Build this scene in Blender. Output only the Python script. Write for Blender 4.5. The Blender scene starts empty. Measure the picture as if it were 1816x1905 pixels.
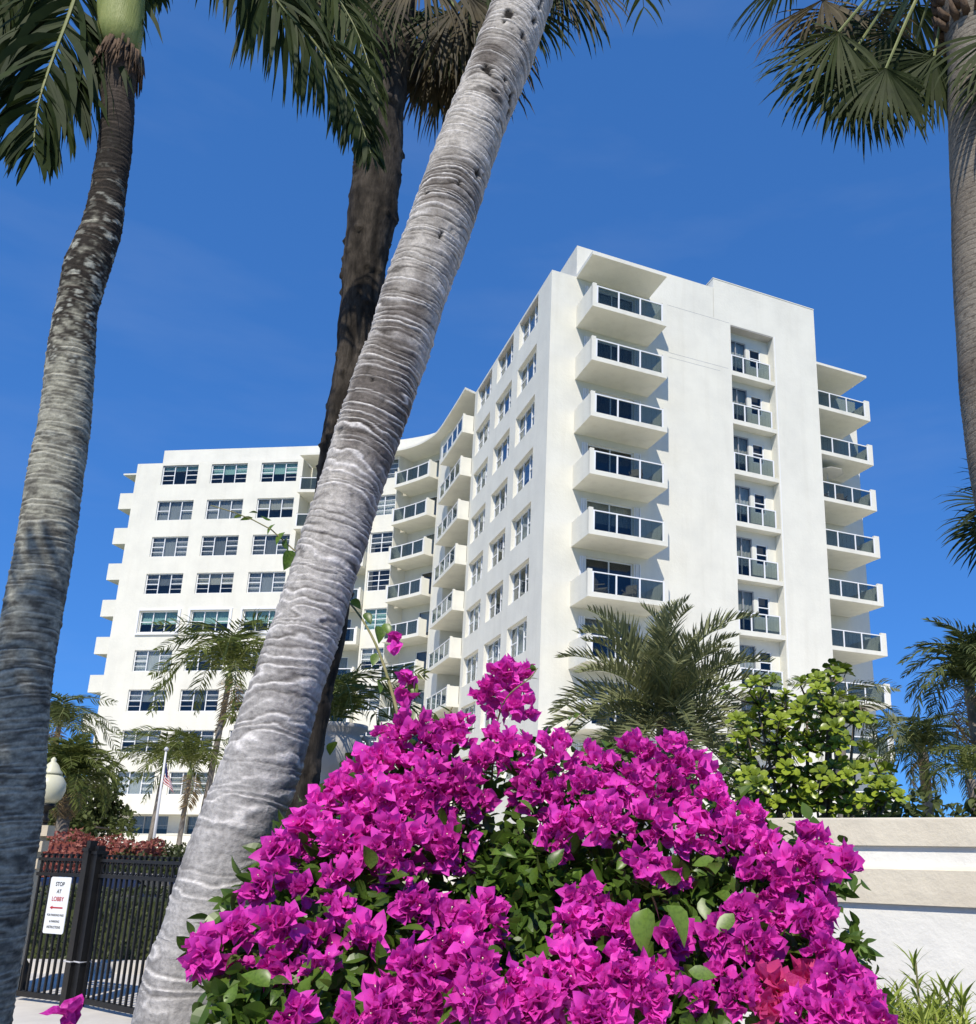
import bpy, math, random
import numpy as np
from math import sin, cos, radians, pi, atan2, hypot, sqrt
from mathutils import Vector, Matrix, Euler
random.seed(7); rng = np.random.default_rng(7)
SC = bpy.context.scene
COL = SC.collection

# ------------------------------------------------------------------ camera
F_PX, PX, PY, IW, IH = 1606.4, 1127.5, 1144.9, 1816.0, 1905.0      # solved from the building's vanishing points
PITCH, ROLL = radians(14.74), radians(-0.67)
CAM = np.array([0.0, 0.0, 1.6])
_cp, _sp = cos(PITCH), sin(PITCH)
_r = np.array([1, 0, 0.]); _fw = np.array([0, _cp, _sp]); _dn = np.array([0, _sp, -_cp])
CX = cos(ROLL)*_r + sin(ROLL)*_dn; CY = -sin(ROLL)*_r + cos(ROLL)*_dn; CZ = _fw
cam = bpy.data.cameras.new('camera'); cam_o = bpy.data.objects.new('camera', cam); COL.objects.link(cam_o)
cam.sensor_fit = 'HORIZONTAL'; cam.sensor_width = 36.0; cam.lens = 36.0*F_PX/IW
cam.shift_x = -(PX-IW/2)/IW; cam.shift_y = (PY-IH/2)/IW
cam.clip_start = 0.05; cam.clip_end = 3000
M = Matrix.Identity(4)
for i in range(3):
    M[i][0] = CX[i]; M[i][1] = -CY[i]; M[i][2] = -CZ[i]; M[i][3] = CAM[i]
cam_o.matrix_world = M
SC.camera = cam_o

# ------------------------------------------------------------------ light
SUN = np.array([-0.0989*0.645, -0.995*0.645, 0.764]); SUN = SUN/np.linalg.norm(SUN)
w = bpy.data.worlds.new('World'); SC.world = w; w.use_nodes = True
nt = w.node_tree; nt.nodes.clear()
sky = nt.nodes.new('ShaderNodeTexSky'); sky.sky_type = 'NISHITA'; sky.sun_disc = False
sky.sun_elevation = math.asin(SUN[2]); sky.sun_rotation = atan2(SUN[0], SUN[1])
sky.altitude = 0; sky.air_density = 0.6; sky.dust_density = 0.0; sky.ozone_density = 6.0
bg = nt.nodes.new('ShaderNodeBackground'); bg.inputs[1].default_value = 0.098
wo = nt.nodes.new('ShaderNodeOutputWorld')
# thin high cirrus over the whole sky, very faint
tc = nt.nodes.new('ShaderNodeTexCoord'); mp = nt.nodes.new('ShaderNodeMapping'); mp.inputs['Scale'].default_value = (1.2, 1.2, 5.0)
mp.inputs['Rotation'].default_value = (0.0, 0.25, 0.4)
nz = nt.nodes.new('ShaderNodeTexNoise'); nz.inputs['Scale'].default_value = 2.6; nz.inputs['Detail'].default_value = 5; nz.inputs['Roughness'].default_value = 0.55
cr = nt.nodes.new('ShaderNodeValToRGB'); cr.color_ramp.elements[0].position = 0.5; cr.color_ramp.elements[1].position = 0.95
cr.color_ramp.elements[0].color = (0, 0, 0, 1); cr.color_ramp.elements[1].color = (0.09, 0.09, 0.09, 1)
# the camera's rendering of a clear subtropical sky: flatter and more saturated than the raw model, the same in every direction
gm = nt.nodes.new('ShaderNodeGamma'); gm.inputs[1].default_value = 0.45
mu = nt.nodes.new('ShaderNodeMixRGB'); mu.blend_type = 'MULTIPLY'; mu.inputs[0].default_value = 1; mu.inputs[2].default_value = (0.55, 1.5, 3.1, 1)
mx = nt.nodes.new('ShaderNodeMixRGB'); mx.inputs[2].default_value = (5.0, 5.6, 6.4, 1)
nt.links.new(tc.outputs['Generated'], mp.inputs[0]); nt.links.new(mp.outputs[0], nz.inputs['Vector']); nt.links.new(nz.outputs[0], cr.inputs[0])
nt.links.new(sky.outputs[0], gm.inputs[0]); nt.links.new(gm.outputs[0], mu.inputs[1])
nt.links.new(cr.outputs[0], mx.inputs[0]); nt.links.new(mu.outputs[0], mx.inputs[1]); nt.links.new(mx.outputs[0], bg.inputs[0]); nt.links.new(bg.outputs[0], wo.inputs[0])
sl = bpy.data.lights.new('sun', 'SUN'); sl.energy = 3.7; sl.angle = radians(0.53); sl.color = (1.0, 0.93, 0.82)
so = bpy.data.objects.new('sun', sl); COL.objects.link(so); so.rotation_euler = Vector(SUN).to_track_quat('Z', 'Y').to_euler(); so.location = (0, -20, 40)
SC.view_settings.view_transform = 'Standard'; SC.view_settings.look = 'None'; SC.view_settings.exposure = 0.39; SC.view_settings.gamma = 1.0
SC.view_settings.use_curve_mapping = False
SC.render.engine = 'CYCLES'
SC.cycles.transparent_max_bounces = 16

# ------------------------------------------------------------------ pixel helpers (photo pixels, 1816 x 1905)
def ray(u, v):
    q = (u-PX)/F_PX*CX + (v-PY)/F_PX*CY + CZ
    return q/np.hypot(q[0], q[1])
def at(u, v, d): return CAM + ray(u, v)*d                    # d = horizontal distance
def onz(u, v, z): q = ray(u, v); return CAM + q*(z-CAM[2])/q[2]
def depth(p): return float((np.asarray(p)-CAM) @ CZ)
def pxm(px, p): return px/F_PX*depth(p)                      # size in metres of px pixels at p
def unit(a): a = np.asarray(a, float); return a/np.linalg.norm(a)

# ------------------------------------------------------------------ materials
MATS = {}
def nodes_of(name):
    m = bpy.data.materials.new(name); m.use_nodes = True; MATS[name] = m
    return m, m.node_tree.nodes, m.node_tree.links, m.node_tree.nodes['Principled BSDF']
def noise(N, L, scale, detail=4, rough=0.55, coord='Object', stretch=None, dist=0.0):
    t = N.new('ShaderNodeTexCoord'); n = N.new('ShaderNodeTexNoise'); n.inputs['Scale'].default_value = scale; n.inputs['Detail'].default_value = detail
    n.inputs['Roughness'].default_value = rough; n.inputs['Distortion'].default_value = dist
    if stretch:
        mpn = N.new('ShaderNodeMapping'); mpn.inputs['Scale'].default_value = stretch
        L.new(t.outputs[coord], mpn.inputs[0]); L.new(mpn.outputs[0], n.inputs['Vector'])
    else: L.new(t.outputs[coord], n.inputs['Vector'])
    return n
def ramp(N, L, src, stops):
    r = N.new('ShaderNodeValToRGB'); e = r.color_ramp.elements
    e[0].position, e[0].color = stops[0][0], (*stops[0][1], 1); e[1].position, e[1].color = stops[-1][0], (*stops[-1][1], 1)
    for p, c in stops[1:-1]:
        k = e.new(p); k.color = (*c, 1)
    L.new(src, r.inputs[0]); return r
def mat(name, c0, c1=None, scale=6, rough=0.7, bump=0.0, bscale=60, detail=5, stretch=None, spec=0.4, lo=0.3, hi=0.7, coord='Object'):
    m, N, L, B = nodes_of(name)
    B.inputs['Roughness'].default_value = rough; B.inputs['Specular IOR Level'].default_value = spec
    if c1 is None: B.inputs['Base Color'].default_value = (*c0, 1)
    else:
        n = noise(N, L, scale, detail, coord=coord, stretch=stretch); r = ramp(N, L, n.outputs[0], [(lo, c0), (hi, c1)]); L.new(r.outputs[0], B.inputs['Base Color'])
    if bump:
        n2 = noise(N, L, bscale, 6, coord=coord, stretch=stretch); b = N.new('ShaderNodeBump'); b.inputs['Strength'].default_value = bump; b.inputs['Distance'].default_value = 0.02
        L.new(n2.outputs[0], b.inputs['Height']); L.new(b.outputs[0], B.inputs['Normal'])
    return m
def leafmat(name, c0, c1, trans=0.35, rough=0.45, scale=30, rnd=0.35, spec=0.4, tcol=None, huevar=0.0):
    """leaf or petal: principled surface mixed with light coming through; colour varies over position and per object"""
    m, N, L, B = nodes_of(name)
    n = noise(N, L, scale, 3); oi = N.new('ShaderNodeObjectInfo'); ad = N.new('ShaderNodeMath'); ad.operation = 'MULTIPLY_ADD'
    ad.inputs[1].default_value = rnd; L.new(oi.outputs['Random'], ad.inputs[0]); L.new(n.outputs[0], ad.inputs[2])
    r = ramp(N, L, ad.outputs[0], [(0.32, c0), (0.72+rnd*0.5, c1)])
    L.new(r.outputs[0], B.inputs['Base Color']); B.inputs['Roughness'].default_value = rough; B.inputs['Specular IOR Level'].default_value = spec
    t = N.new('ShaderNodeBsdfTranslucent'); mxs = N.new('ShaderNodeMixShader'); mxs.inputs[0].default_value = trans
    if tcol: 
        mm = N.new('ShaderNodeMixRGB'); mm.blend_type = 'MULTIPLY'; mm.inputs[0].default_value = 1; mm.inputs[2].default_value = (*tcol, 1)
        L.new(r.outputs[0], mm.inputs[1]); L.new(mm.outputs[0], t.inputs[0])
    else: L.new(r.outputs[0], t.inputs[0])
    out = N['Material Output']; L.new(B.outputs[0], mxs.inputs[1]); L.new(t.outputs[0], mxs.inputs[2]); L.new(mxs.outputs[0], out.inputs[0])
    return m
def glassmat(name, tint, refl=0.12, rough=0.02, grime=None):
    m, N, L, B = nodes_of(name)
    tr = N.new('ShaderNodeBsdfTransparent'); tr.inputs[0].default_value = (*tint, 1)
    gl = N.new('ShaderNodeBsdfGlossy'); gl.inputs['Roughness'].default_value = rough; gl.inputs[0].default_value = (0.9, 0.95, 1, 1)
    lw = N.new('ShaderNodeLayerWeight'); lw.inputs[0].default_value = 0.5; pw = N.new('ShaderNodeMath'); pw.operation = 'POWER'; pw.inputs[1].default_value = 5; L.new(lw.outputs['Facing'], pw.inputs[0])
    fr = N.new('ShaderNodeMath'); fr.operation = 'MULTIPLY_ADD'; fr.inputs[1].default_value = 0.9; fr.inputs[2].default_value = 0.035; L.new(pw.outputs[0], fr.inputs[0])
    ad = N.new('ShaderNodeMath'); ad.operation = 'ADD'; ad.inputs[1].default_value = refl; ad.use_clamp = True; L.new(fr.outputs[0], ad.inputs[0])
    n = noise(N, L, 0.9, 2); b = N.new('ShaderNodeBump'); b.inputs['Strength'].default_value = 0.04; b.inputs['Distance'].default_value = 0.05
    L.new(n.outputs[0], b.inputs['Height']); L.new(b.outputs[0], gl.inputs['Normal'])
    ms = N.new('ShaderNodeMixShader'); L.new(ad.outputs[0], ms.inputs[0]); L.new(tr.outputs[0], ms.inputs[1]); L.new(gl.outputs[0], ms.inputs[2])
    L.new(ms.outputs[0], N['Material Output'].inputs[0]); return m
def attrmat(name, rough=0.9, bump=0.4, bscale=90, spec=0.15, var=0.35, stretch=None):
    """bark: per-vertex colour of the scars, fine grain on top"""
    m, N, L, B = nodes_of(name)
    a = N.new('ShaderNodeAttribute'); a.attribute_name = 'Col'
    n = noise(N, L, bscale, 6, 0.65, stretch=stretch); r = ramp(N, L, n.outputs[0], [(0.3, (1-var,)*3), (0.7, (1+var*0.6,)*3)])
    mm = N.new('ShaderNodeMixRGB'); mm.blend_type = 'MULTIPLY'; mm.inputs[0].default_value = 1
    L.new(a.outputs['Color'], mm.inputs[1]); L.new(r.outputs[0], mm.inputs[2]); L.new(mm.outputs[0], B.inputs['Base Color'])
    B.inputs['Roughness'].default_value = rough; B.inputs['Specular IOR Level'].default_value = spec
    b = N.new('ShaderNodeBump'); b.inputs['Strength'].default_value = bump; b.inputs['Distance'].default_value = 0.01
    L.new(n.outputs[0], b.inputs['Height']); L.new(b.outputs[0], B.inputs['Normal']); return m

def stucco(name, c, dirt, grain=0.25):
    """painted render: faint blotches, rain streaks and trowel grain"""
    m, N, L, B = nodes_of(name)
    n1 = noise(N, L, 0.55, 6, 0.6); r1 = ramp(N, L, n1.outputs[0], [(0.35, dirt), (0.6, c)])
    n2 = noise(N, L, 1.0, 5, 0.6, stretch=(2.2, 2.2, 0.16)); r2 = ramp(N, L, n2.outputs[0], [(0.28, (0.955, 0.95, 0.94)), (0.5, (1, 1, 1))])
    mm = N.new('ShaderNodeMixRGB'); mm.blend_type = 'MULTIPLY'; mm.inputs[0].default_value = 1
    L.new(r1.outputs[0], mm.inputs[1]); L.new(r2.outputs[0], mm.inputs[2]); L.new(mm.outputs[0], B.inputs['Base Color'])
    B.inputs['Roughness'].default_value = 0.85; B.inputs['Specular IOR Level'].default_value = 0.25
    n3 = noise(N, L, 7, 8, 0.65); b = N.new('ShaderNodeBump'); b.inputs['Strength'].default_value = grain; b.inputs['Distance'].default_value = 0.03
    L.new(n3.outputs[0], b.inputs['Height']); L.new(b.outputs[0], B.inputs['Normal']); return m
stucco('stucco', (0.79, 0.772, 0.675), (0.72, 0.705, 0.62), 0.4)
mat('trim', (0.84, 0.85, 0.86), rough=0.4)
mat('frame_grey', (0.36, 0.37, 0.38), rough=0.5)
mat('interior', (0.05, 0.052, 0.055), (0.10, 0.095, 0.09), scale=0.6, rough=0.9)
mat('roofing', (0.42, 0.40, 0.37), (0.5, 0.48, 0.45), scale=2, rough=0.9)
for i, c in enumerate([(0.62, 0.62, 0.6), (0.36, 0.37, 0.38), (0.40, 0.62, 0.55), (0.20, 0.21, 0.22), (0.5, 0.47, 0.4)]):
    mat('curtain%d' % i, tuple(x*0.85 for x in c), c, scale=3, rough=0.9, stretch=(9, 9, 0.3))
glassmat('window_glass', (0.84, 0.87, 0.87), 0.0)
glassmat('balcony_glass', (0.50, 0.56, 0.57), 0.0)
attrmat('bark_ringed', bump=0.5, bscale=70); attrmat('bark_grey', bump=0.5, bscale=60); attrmat('bark_fibre', bump=0.9, bscale=55, stretch=(1, 1, 0.25), var=0.5); attrmat('bark_scaly', bump=0.6, bscale=80)
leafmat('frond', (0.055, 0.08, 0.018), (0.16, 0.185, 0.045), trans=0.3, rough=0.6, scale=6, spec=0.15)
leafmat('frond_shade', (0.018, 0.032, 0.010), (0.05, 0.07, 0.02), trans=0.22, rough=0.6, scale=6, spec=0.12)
leafmat('frond_dark', (0.04, 0.06, 0.02), (0.115, 0.14, 0.045), trans=0.25, rough=0.6, scale=5, spec=0.15)
leafmat('frond_date', (0.10, 0.12, 0.055), (0.25, 0.26, 0.125), trans=0.2, rough=0.6, scale=4, spec=0.15)
leafmat('frond_dead', (0.16, 0.105, 0.05), (0.36, 0.26, 0.13), trans=0.3, rough=0.8, scale=8)
leafmat('fan', (0.018, 0.030, 0.008), (0.05, 0.066, 0.02), trans=0.25, rough=0.6, scale=9, spec=0.12)  # green lowered so the colour itself holds the crown's shade
leafmat('fan_dry', (0.022, 0.018, 0.008), (0.11, 0.085, 0.036), trans=0.3, rough=0.7, scale=9)
mat('rachis', (0.16, 0.19, 0.06), (0.26, 0.27, 0.10), scale=8, rough=0.5)
mat('crownshaft', (0.20, 0.25, 0.06), (0.34, 0.37, 0.12), scale=4, rough=0.5, stretch=(9, 9, 0.5), bump=0.25, bscale=30)
mat('boots', (0.055, 0.034, 0.02), (0.17, 0.11, 0.068), scale=14, rough=0.9, bump=0.8, bscale=40, stretch=(1, 1, 0.4))
leafmat('bract', (0.36, 0.001, 0.18), (0.90, 0.085, 0.62), trans=0.33, rough=0.5, scale=5, rnd=0.3, spec=0.2)
leafmat('bract_pink', (0.60, 0.02, 0.20), (0.86, 0.13, 0.34), trans=0.4, rough=0.55, scale=14, rnd=0.3, spec=0.2)
leafmat('bougainvillea_leaf', (0.03, 0.065, 0.010), (0.15, 0.25, 0.035), trans=0.3, rough=0.36, scale=9, rnd=0.4)
mat('petal_cream', (0.75, 0.70, 0.5), rough=0.6)
mat('twig', (0.16, 0.17, 0.06), (0.28, 0.24, 0.12), scale=20, rough=0.8)
mat('wood', (0.10, 0.08, 0.06), (0.22, 0.18, 0.14), scale=18, rough=0.9, bump=0.6, bscale=40)
leafmat('clusia_leaf', (0.04, 0.075, 0.010), (0.30, 0.38, 0.04), trans=0.22, rough=0.3, scale=2.0, rnd=0.45)
leafmat('hedge_leaf', (0.022, 0.036, 0.010), (0.085, 0.10, 0.03), trans=0.2, rough=0.5, scale=3)
leafmat('red_leaf', (0.22, 0.05, 0.035), (0.42, 0.16, 0.12), trans=0.25, rough=0.5, scale=5)
leafmat('grass_leaf', (0.12, 0.19, 0.02), (0.38, 0.43, 0.07), trans=0.3, rough=0.45, scale=5)
mat('iron', (0.007, 0.007, 0.008), (0.014, 0.014, 0.014), scale=12, rough=0.45, spec=0.3)
stucco('pillar_stucco', (0.68, 0.58, 0.42), (0.58, 0.49, 0.35), 0.4)
stucco('wall_white', (0.90, 0.88, 0.80), (0.80, 0.78, 0.71), 0.35)
stucco('wall_band', (0.79, 0.72, 0.57), (0.64, 0.57, 0.45), 0.4)
stucco('stone', (0.52, 0.50, 0.46), (0.40, 0.38, 0.35), 0.5)
mat('concrete', (0.52, 0.49, 0.44), (0.64, 0.61, 0.55), scale=3, rough=0.9, bump=0.2, bscale=80)
mat('paving', (0.68, 0.62, 0.50), (0.76, 0.70, 0.58), scale=2, rough=0.9)
mat('asphalt', (0.04, 0.04, 0.042), (0.06, 0.06, 0.06), scale=20, rough=0.9, bump=0.3, bscale=200)
mat('lawn', (0.045, 0.075, 0.018), (0.09, 0.12, 0.035), scale=1.5, rough=0.95, bump=0.6, bscale=60)
mat('mulch', (0.05, 0.035, 0.022), (0.13, 0.09, 0.06), scale=25, rough=0.95, bump=0.8, bscale=60)
mat('sign_white', (0.78, 0.80, 0.80), rough=0.35); mat('sign_black', (0.02, 0.02, 0.02), rough=0.4); mat('sign_red', (0.45, 0.02, 0.03), rough=0.4)
mat('globe', (0.58, 0.57, 0.40), (0.66, 0.64, 0.48), scale=4, rough=0.35)
mat('pole', (0.70, 0.70, 0.70), rough=0.3)
mat('flag_red', (0.42, 0.02, 0.03), rough=0.7); mat('flag_white', (0.78, 0.76, 0.74), rough=0.7); mat('flag_blue', (0.02, 0.03, 0.13), rough=0.7)
mat('car_paint', (0.012, 0.018, 0.045), rough=0.18, spec=0.6); mat('tyre', (0.015, 0.015, 0.015), rough=0.85); mat('chrome', (0.55, 0.55, 0.56), rough=0.2, spec=0.8)
mat('lamp_glass', (0.7, 0.72, 0.75), rough=0.1)
mat('furniture', (0.20, 0.16, 0.11), (0.34, 0.28, 0.20), scale=20, rough=0.7)
mat('canvas', (0.78, 0.77, 0.73), rough=0.8)

# ------------------------------------------------------------------ mesh builder
class MB:
    def __init__(s): s.v = []; s.f = []; s.m = []; s.c = []; s.n = 0
    def add(s, v, f, m=0, c=None):
        v = np.asarray(v, float).reshape(-1, 3); s.v.append(v); o = s.n
        s.f += [tuple(int(i)+o for i in q) for q in f]; s.m += [m]*len(f); s.n += len(v)
        s.c.append(np.asarray(c, float) if c is not None else None)
    def box(s, x0, x1, y0, y1, z0, z1, m=0, T=None):
        v = np.array([[x, y, z] for z in (z0, z1) for y in (y0, y1) for x in (x0, x1)], float)
        if T is not None: v = T(v)
        s.add(v, [(0, 2, 3, 1), (4, 5, 7, 6), (0, 1, 5, 4), (1, 3, 7, 5), (3, 2, 6, 7), (2, 0, 4, 6)], m)
    def prism(s, pts, z0, z1, m=0):
        """closed polygon (x, y), counter clockwise, extruded"""
        n = len(pts); v = [(p[0], p[1], z0) for p in pts]+[(p[0], p[1], z1) for p in pts]
        s.add(v, [tuple(range(n-1, -1, -1)), tuple(range(n, 2*n))]+[(i, (i+1) % n, n+(i+1) % n, n+i) for i in range(n)], m)
    def ribbon(s, pts, th, z0, z1, m=0):
        """vertical wall along an open xy polyline, thickness th to the left of its direction"""
        p = np.asarray(pts, float)[:, :2]; t = np.gradient(p, axis=0); t /= np.linalg.norm(t, axis=1)[:, None]
        nrm = np.stack([-t[:, 1], t[:, 0]], 1); q = p+nrm*th
        for i in range(len(p)-1):
            a, b, c, d = p[i], p[i+1], q[i+1], q[i]
            s.prism([a, b, c, d], z0, z1, m)
    def tube(s, pts, r, n=8, m=0, cap=True):
        P = np.asarray(pts, float); r = np.broadcast_to(np.asarray(r, float), (len(P),)); T = np.gradient(P, axis=0); T /= np.linalg.norm(T, axis=1)[:, None]
        a = np.array([0, 0, 1.]) if abs(T[0][2]) < 0.9 else np.array([1., 0, 0]); u = unit(np.cross(a, T[0])); V = []
        for i in range(len(P)):
            u = unit(u-T[i]*(u@T[i])); b = np.cross(T[i], u); th = np.arange(n)*2*pi/n
            V.append(P[i]+r[i]*(np.cos(th)[:, None]*u+np.sin(th)[:, None]*b))
        f = [(i*n+j, i*n+(j+1) % n, (i+1)*n+(j+1) % n, (i+1)*n+j) for i in range(len(P)-1) for j in range(n)]
        if cap: f += [tuple(range(n-1, -1, -1)), tuple((len(P)-1)*n+j for j in range(n))]
        s.add(np.concatenate(V), f, m)
    def lathe(s, prof, n=24, c=(0, 0, 0), m=0):
        v = [(c[0]+r*cos(2*pi*j/n), c[1]+r*sin(2*pi*j/n), c[2]+z) for r, z in prof for j in range(n)]
        f = [(i*n+j, i*n+(j+1) % n, (i+1)*n+(j+1) % n, (i+1)*n+j) for i in range(len(prof)-1) for j in range(n)]
        s.add(v, f+[tuple(range(n-1, -1, -1)), tuple((len(prof)-1)*n+j for j in range(n))], m)
    def mesh(s, name, mats, smooth=False, origin=(0, 0, 0)):
        me = bpy.data.meshes.new(name); v = np.concatenate(s.v)-np.asarray(origin, float)
        me.from_pydata(v.tolist(), [], s.f)
        for x in ([mats] if isinstance(mats, str) else mats): me.materials.append(MATS[x])
        if any(s.m): me.polygons.foreach_set('material_index', np.array(s.m, np.int32))
        if smooth: me.polygons.foreach_set('use_smooth', np.ones(len(s.f), bool))
        if any(x is not None for x in s.c):
            ca = np.concatenate([x if x is not None else np.full((len(y), 3), 0.5) for x, y in zip(s.c, s.v)])
            at_ = me.color_attributes.new('Col', 'FLOAT_COLOR', 'POINT'); at_.data.foreach_set('color', np.c_[ca, np.ones(len(ca))].astype(np.float32).ravel())
        me.update(); return me
def link(name, me, parent=None, loc=(0, 0, 0), rz=0.0, rot=None, scale=None):
    o = bpy.data.objects.new(name, me); COL.objects.link(o)
    if parent is not None: o.parent = parent
    o.location = loc
    o.rotation_euler = rot if rot is not None else (0, 0, rz)
    if scale is not None: o.scale = (scale,)*3 if np.isscalar(scale) else scale
    return o
def tag(o, label, cat, group=None):
    o['label'] = label; o['category'] = cat
    if group: o['group'] = group
    return o
def empty(name, loc, label, cat, group=None):
    o = bpy.data.objects.new(name, None); o.empty_display_size = 0.2; COL.objects.link(o); o.location = loc
    return tag(o, label, cat, group)
def part(name, mb, mats, parent, smooth=False, stuff=False):
    """mesh given in world coordinates, put under a thing or a part"""
    org = np.zeros(3); p = parent
    while p is not None: org = org+np.array(p.location); p = p.parent
    o = link(name, mb.mesh(name, mats, smooth, org), parent)
    if stuff: o['kind'] = 'stuff'
    return o
def structure(name, mb, mats, smooth=False):
    o = link(name, mb.mesh(name, mats, smooth)); o['kind'] = 'structure'; return o

# value noise, periodic in u with period pu
def _h(i, j, s):
    x = (i.astype(np.int64)*374761393+j.astype(np.int64)*668265263+s*974634777) & 0x7fffffff
    x = ((x ^ (x >> 13))*1274126177) & 0x7fffffff
    return ((x ^ (x >> 16)) & 0xffff)/65535.0
def vnoise(u, v, pu, seed=0):
    u = np.asarray(u, float); v = np.asarray(v, float); i = np.floor(u); j = np.floor(v); a = u-i; b = v-j; a = a*a*(3-2*a); b = b*b*(3-2*b)
    i0 = np.mod(i, pu); i1 = np.mod(i+1, pu)
    return (_h(i0, j, seed)*(1-a)+_h(i1, j, seed)*a)*(1-b)+(_h(i0, j+1, seed)*(1-a)+_h(i1, j+1, seed)*a)*b
def fnoise(u, v, pu, seed=0, oct=3):
    t = 0; a = 0.5; k = 1
    for o in range(oct): t = t+a*vnoise(u*k, v*k, pu*k, seed+o*17); a *= 0.5; k *= 2
    return t/(1-0.5**oct)
def resample(P, n):
    P = np.asarray(P, float)
    # smooth by Catmull-Rom
    Q = [P[0]]
    for i in range(len(P)-1):
        p0 = P[max(i-1, 0)]; p1 = P[i]; p2 = P[i+1]; p3 = P[min(i+2, len(P)-1)]
        for t in np.linspace(0, 1, 9)[1:]:
            Q.append(0.5*((2*p1)+(-p0+p2)*t+(2*p0-5*p1+4*p2-p3)*t*t+(-p0+3*p1-3*p2+p3)*t**3))
    Q = np.array(Q); s = np.r_[0, np.cumsum(np.linalg.norm(np.diff(Q[:, :3], axis=0), axis=1))]; x = np.linspace(0, s[-1], n)
    return np.stack([np.interp(x, s, Q[:, k]) for k in range(Q.shape[1])], 1), x
# ------------------------------------------------------------------ ground
def gz(x, y):
    """terrain height: level street and drive, a slightly sunken car park behind the hedge, rising to the building"""
    x = np.asarray(x, float); y = np.asarray(y, float)
    a = np.clip((y-13.5)/1.5, 0, 1); b = np.clip((y-19.0)/3.0, 0, 1); c = np.clip((y-26)/14.0, 0, 1)
    s = lambda t: t*t*(3-2*t)
    return -0.45*(s(a)-s(b))+0.35*s(c)
g = MB()
gx = np.r_[-900, -400, -150, -80, np.linspace(-50, 40, 46), 80, 150, 400, 900]; gy = np.r_[-300, -60, -20, np.linspace(-8, 45, 107), 60, 90, 150, 400, 1500]
X, Yg = np.meshgrid(gx, gy); Zg = gz(X, Yg)
n_ = len(gx); g.add(np.stack([X, Yg, Zg], -1).reshape(-1, 3), [(j*n_+i, j*n_+i+1, (j+1)*n_+i+1, (j+1)*n_+i) for j in range(len(gy)-1) for i in range(n_-1)])
structure('ground', g, 'lawn', True)
g = MB(); g.prism([(-30, 6.2), (-3.6, 6.2), (-2.6, 7.4), (-4.6, 12.2), (-9, 13.2), (-30, 13.2)], -0.1, 0.012); structure('driveway', g, 'concrete')
g = MB(); g.prism([(-30, -6), (30, -6), (30, 1.2), (-2.0, 1.2), (-3.9, 6.19), (-30, 6.19)], -0.1, 0.016); structure('pavement', g, 'concrete')
g = MB()
xs = np.linspace(-30, -3.0, 28); ys = np.linspace(14.6, 19.2, 10); Xa, Ya = np.meshgrid(xs, ys)
g.add(np.stack([Xa, Ya, gz(Xa, Ya)+0.012], -1).reshape(-1, 3), [(j*28+i, j*28+i+1, (j+1)*28+i+1, (j+1)*28+i) for j in range(9) for i in range(27)]); structure('car_park', g, 'asphalt')
g = MB(); xs = np.linspace(-44, 44, 34); ys = np.linspace(19.5, 60, 38); Xa, Ya = np.meshgrid(xs, ys)
g.add(np.stack([Xa, Ya, gz(Xa, Ya)+0.012], -1).reshape(-1, 3), [(j*34+i, j*34+i+1, (j+1)*34+i+1, (j+1)*34+i) for j in range(37) for i in range(33)]); structure('forecourt', g, 'paving')  # unseen paving added, pale and wide, to bounce light onto the soffits
g = MB(); g.prism([(-1.9, 1.25), (14, 1.25), (14, 5.0), (4.4, 5.0), (-0.6, 8.2), (-3.4, 6.1)], -0.1, 0.03); structure('planting_bed', g, 'mulch')

# ------------------------------------------------------------------ the apartment building
FL = 2.75
C0 = at(1027.3, 501.9, 35.75)                                   # roof corner of the tower, from the storey height
DA = np.array([sin(radians(-24.38)), cos(radians(-24.38))]); DB = np.array([sin(radians(65.62)), cos(radians(65.62))])
WD = np.array([sin(radians(95.46)), cos(radians(95.46))])
CO = C0[:2]; PW = np.array([-34.51, 58.39])
bld = empty('apartment_building', (CO[0], CO[1], 0.0), 'white stucco apartment tower with curved wing and rows of glass balconies', 'building')
BO = np.array([CO[0], CO[1], 0.0])
class Fac:
    """vertical plane seen from outside: x to the right, y inward, z up"""
    def __init__(s, pl, pr=None, ux=None):
        s.o = np.asarray(pl, float)[:2]; s.ux = unit(np.asarray(pr, float)[:2]-s.o) if pr is not None else np.asarray(ux, float)
        s.L = float(np.linalg.norm(np.asarray(pr)[:2]-s.o)) if pr is not None else 0; s.uy = np.array([-s.ux[1], s.ux[0]]); s.rz = atan2(s.ux[1], s.ux[0])
    def xy(s, x, y): return s.o+s.ux*x+s.uy*y
    def put(s, name, me, x=0, y=0, z=0, parent=None):
        p = s.xy(x, y); return link(name, me, parent or bld, (p[0]-BO[0], p[1]-BO[1], z), s.rz)
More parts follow.
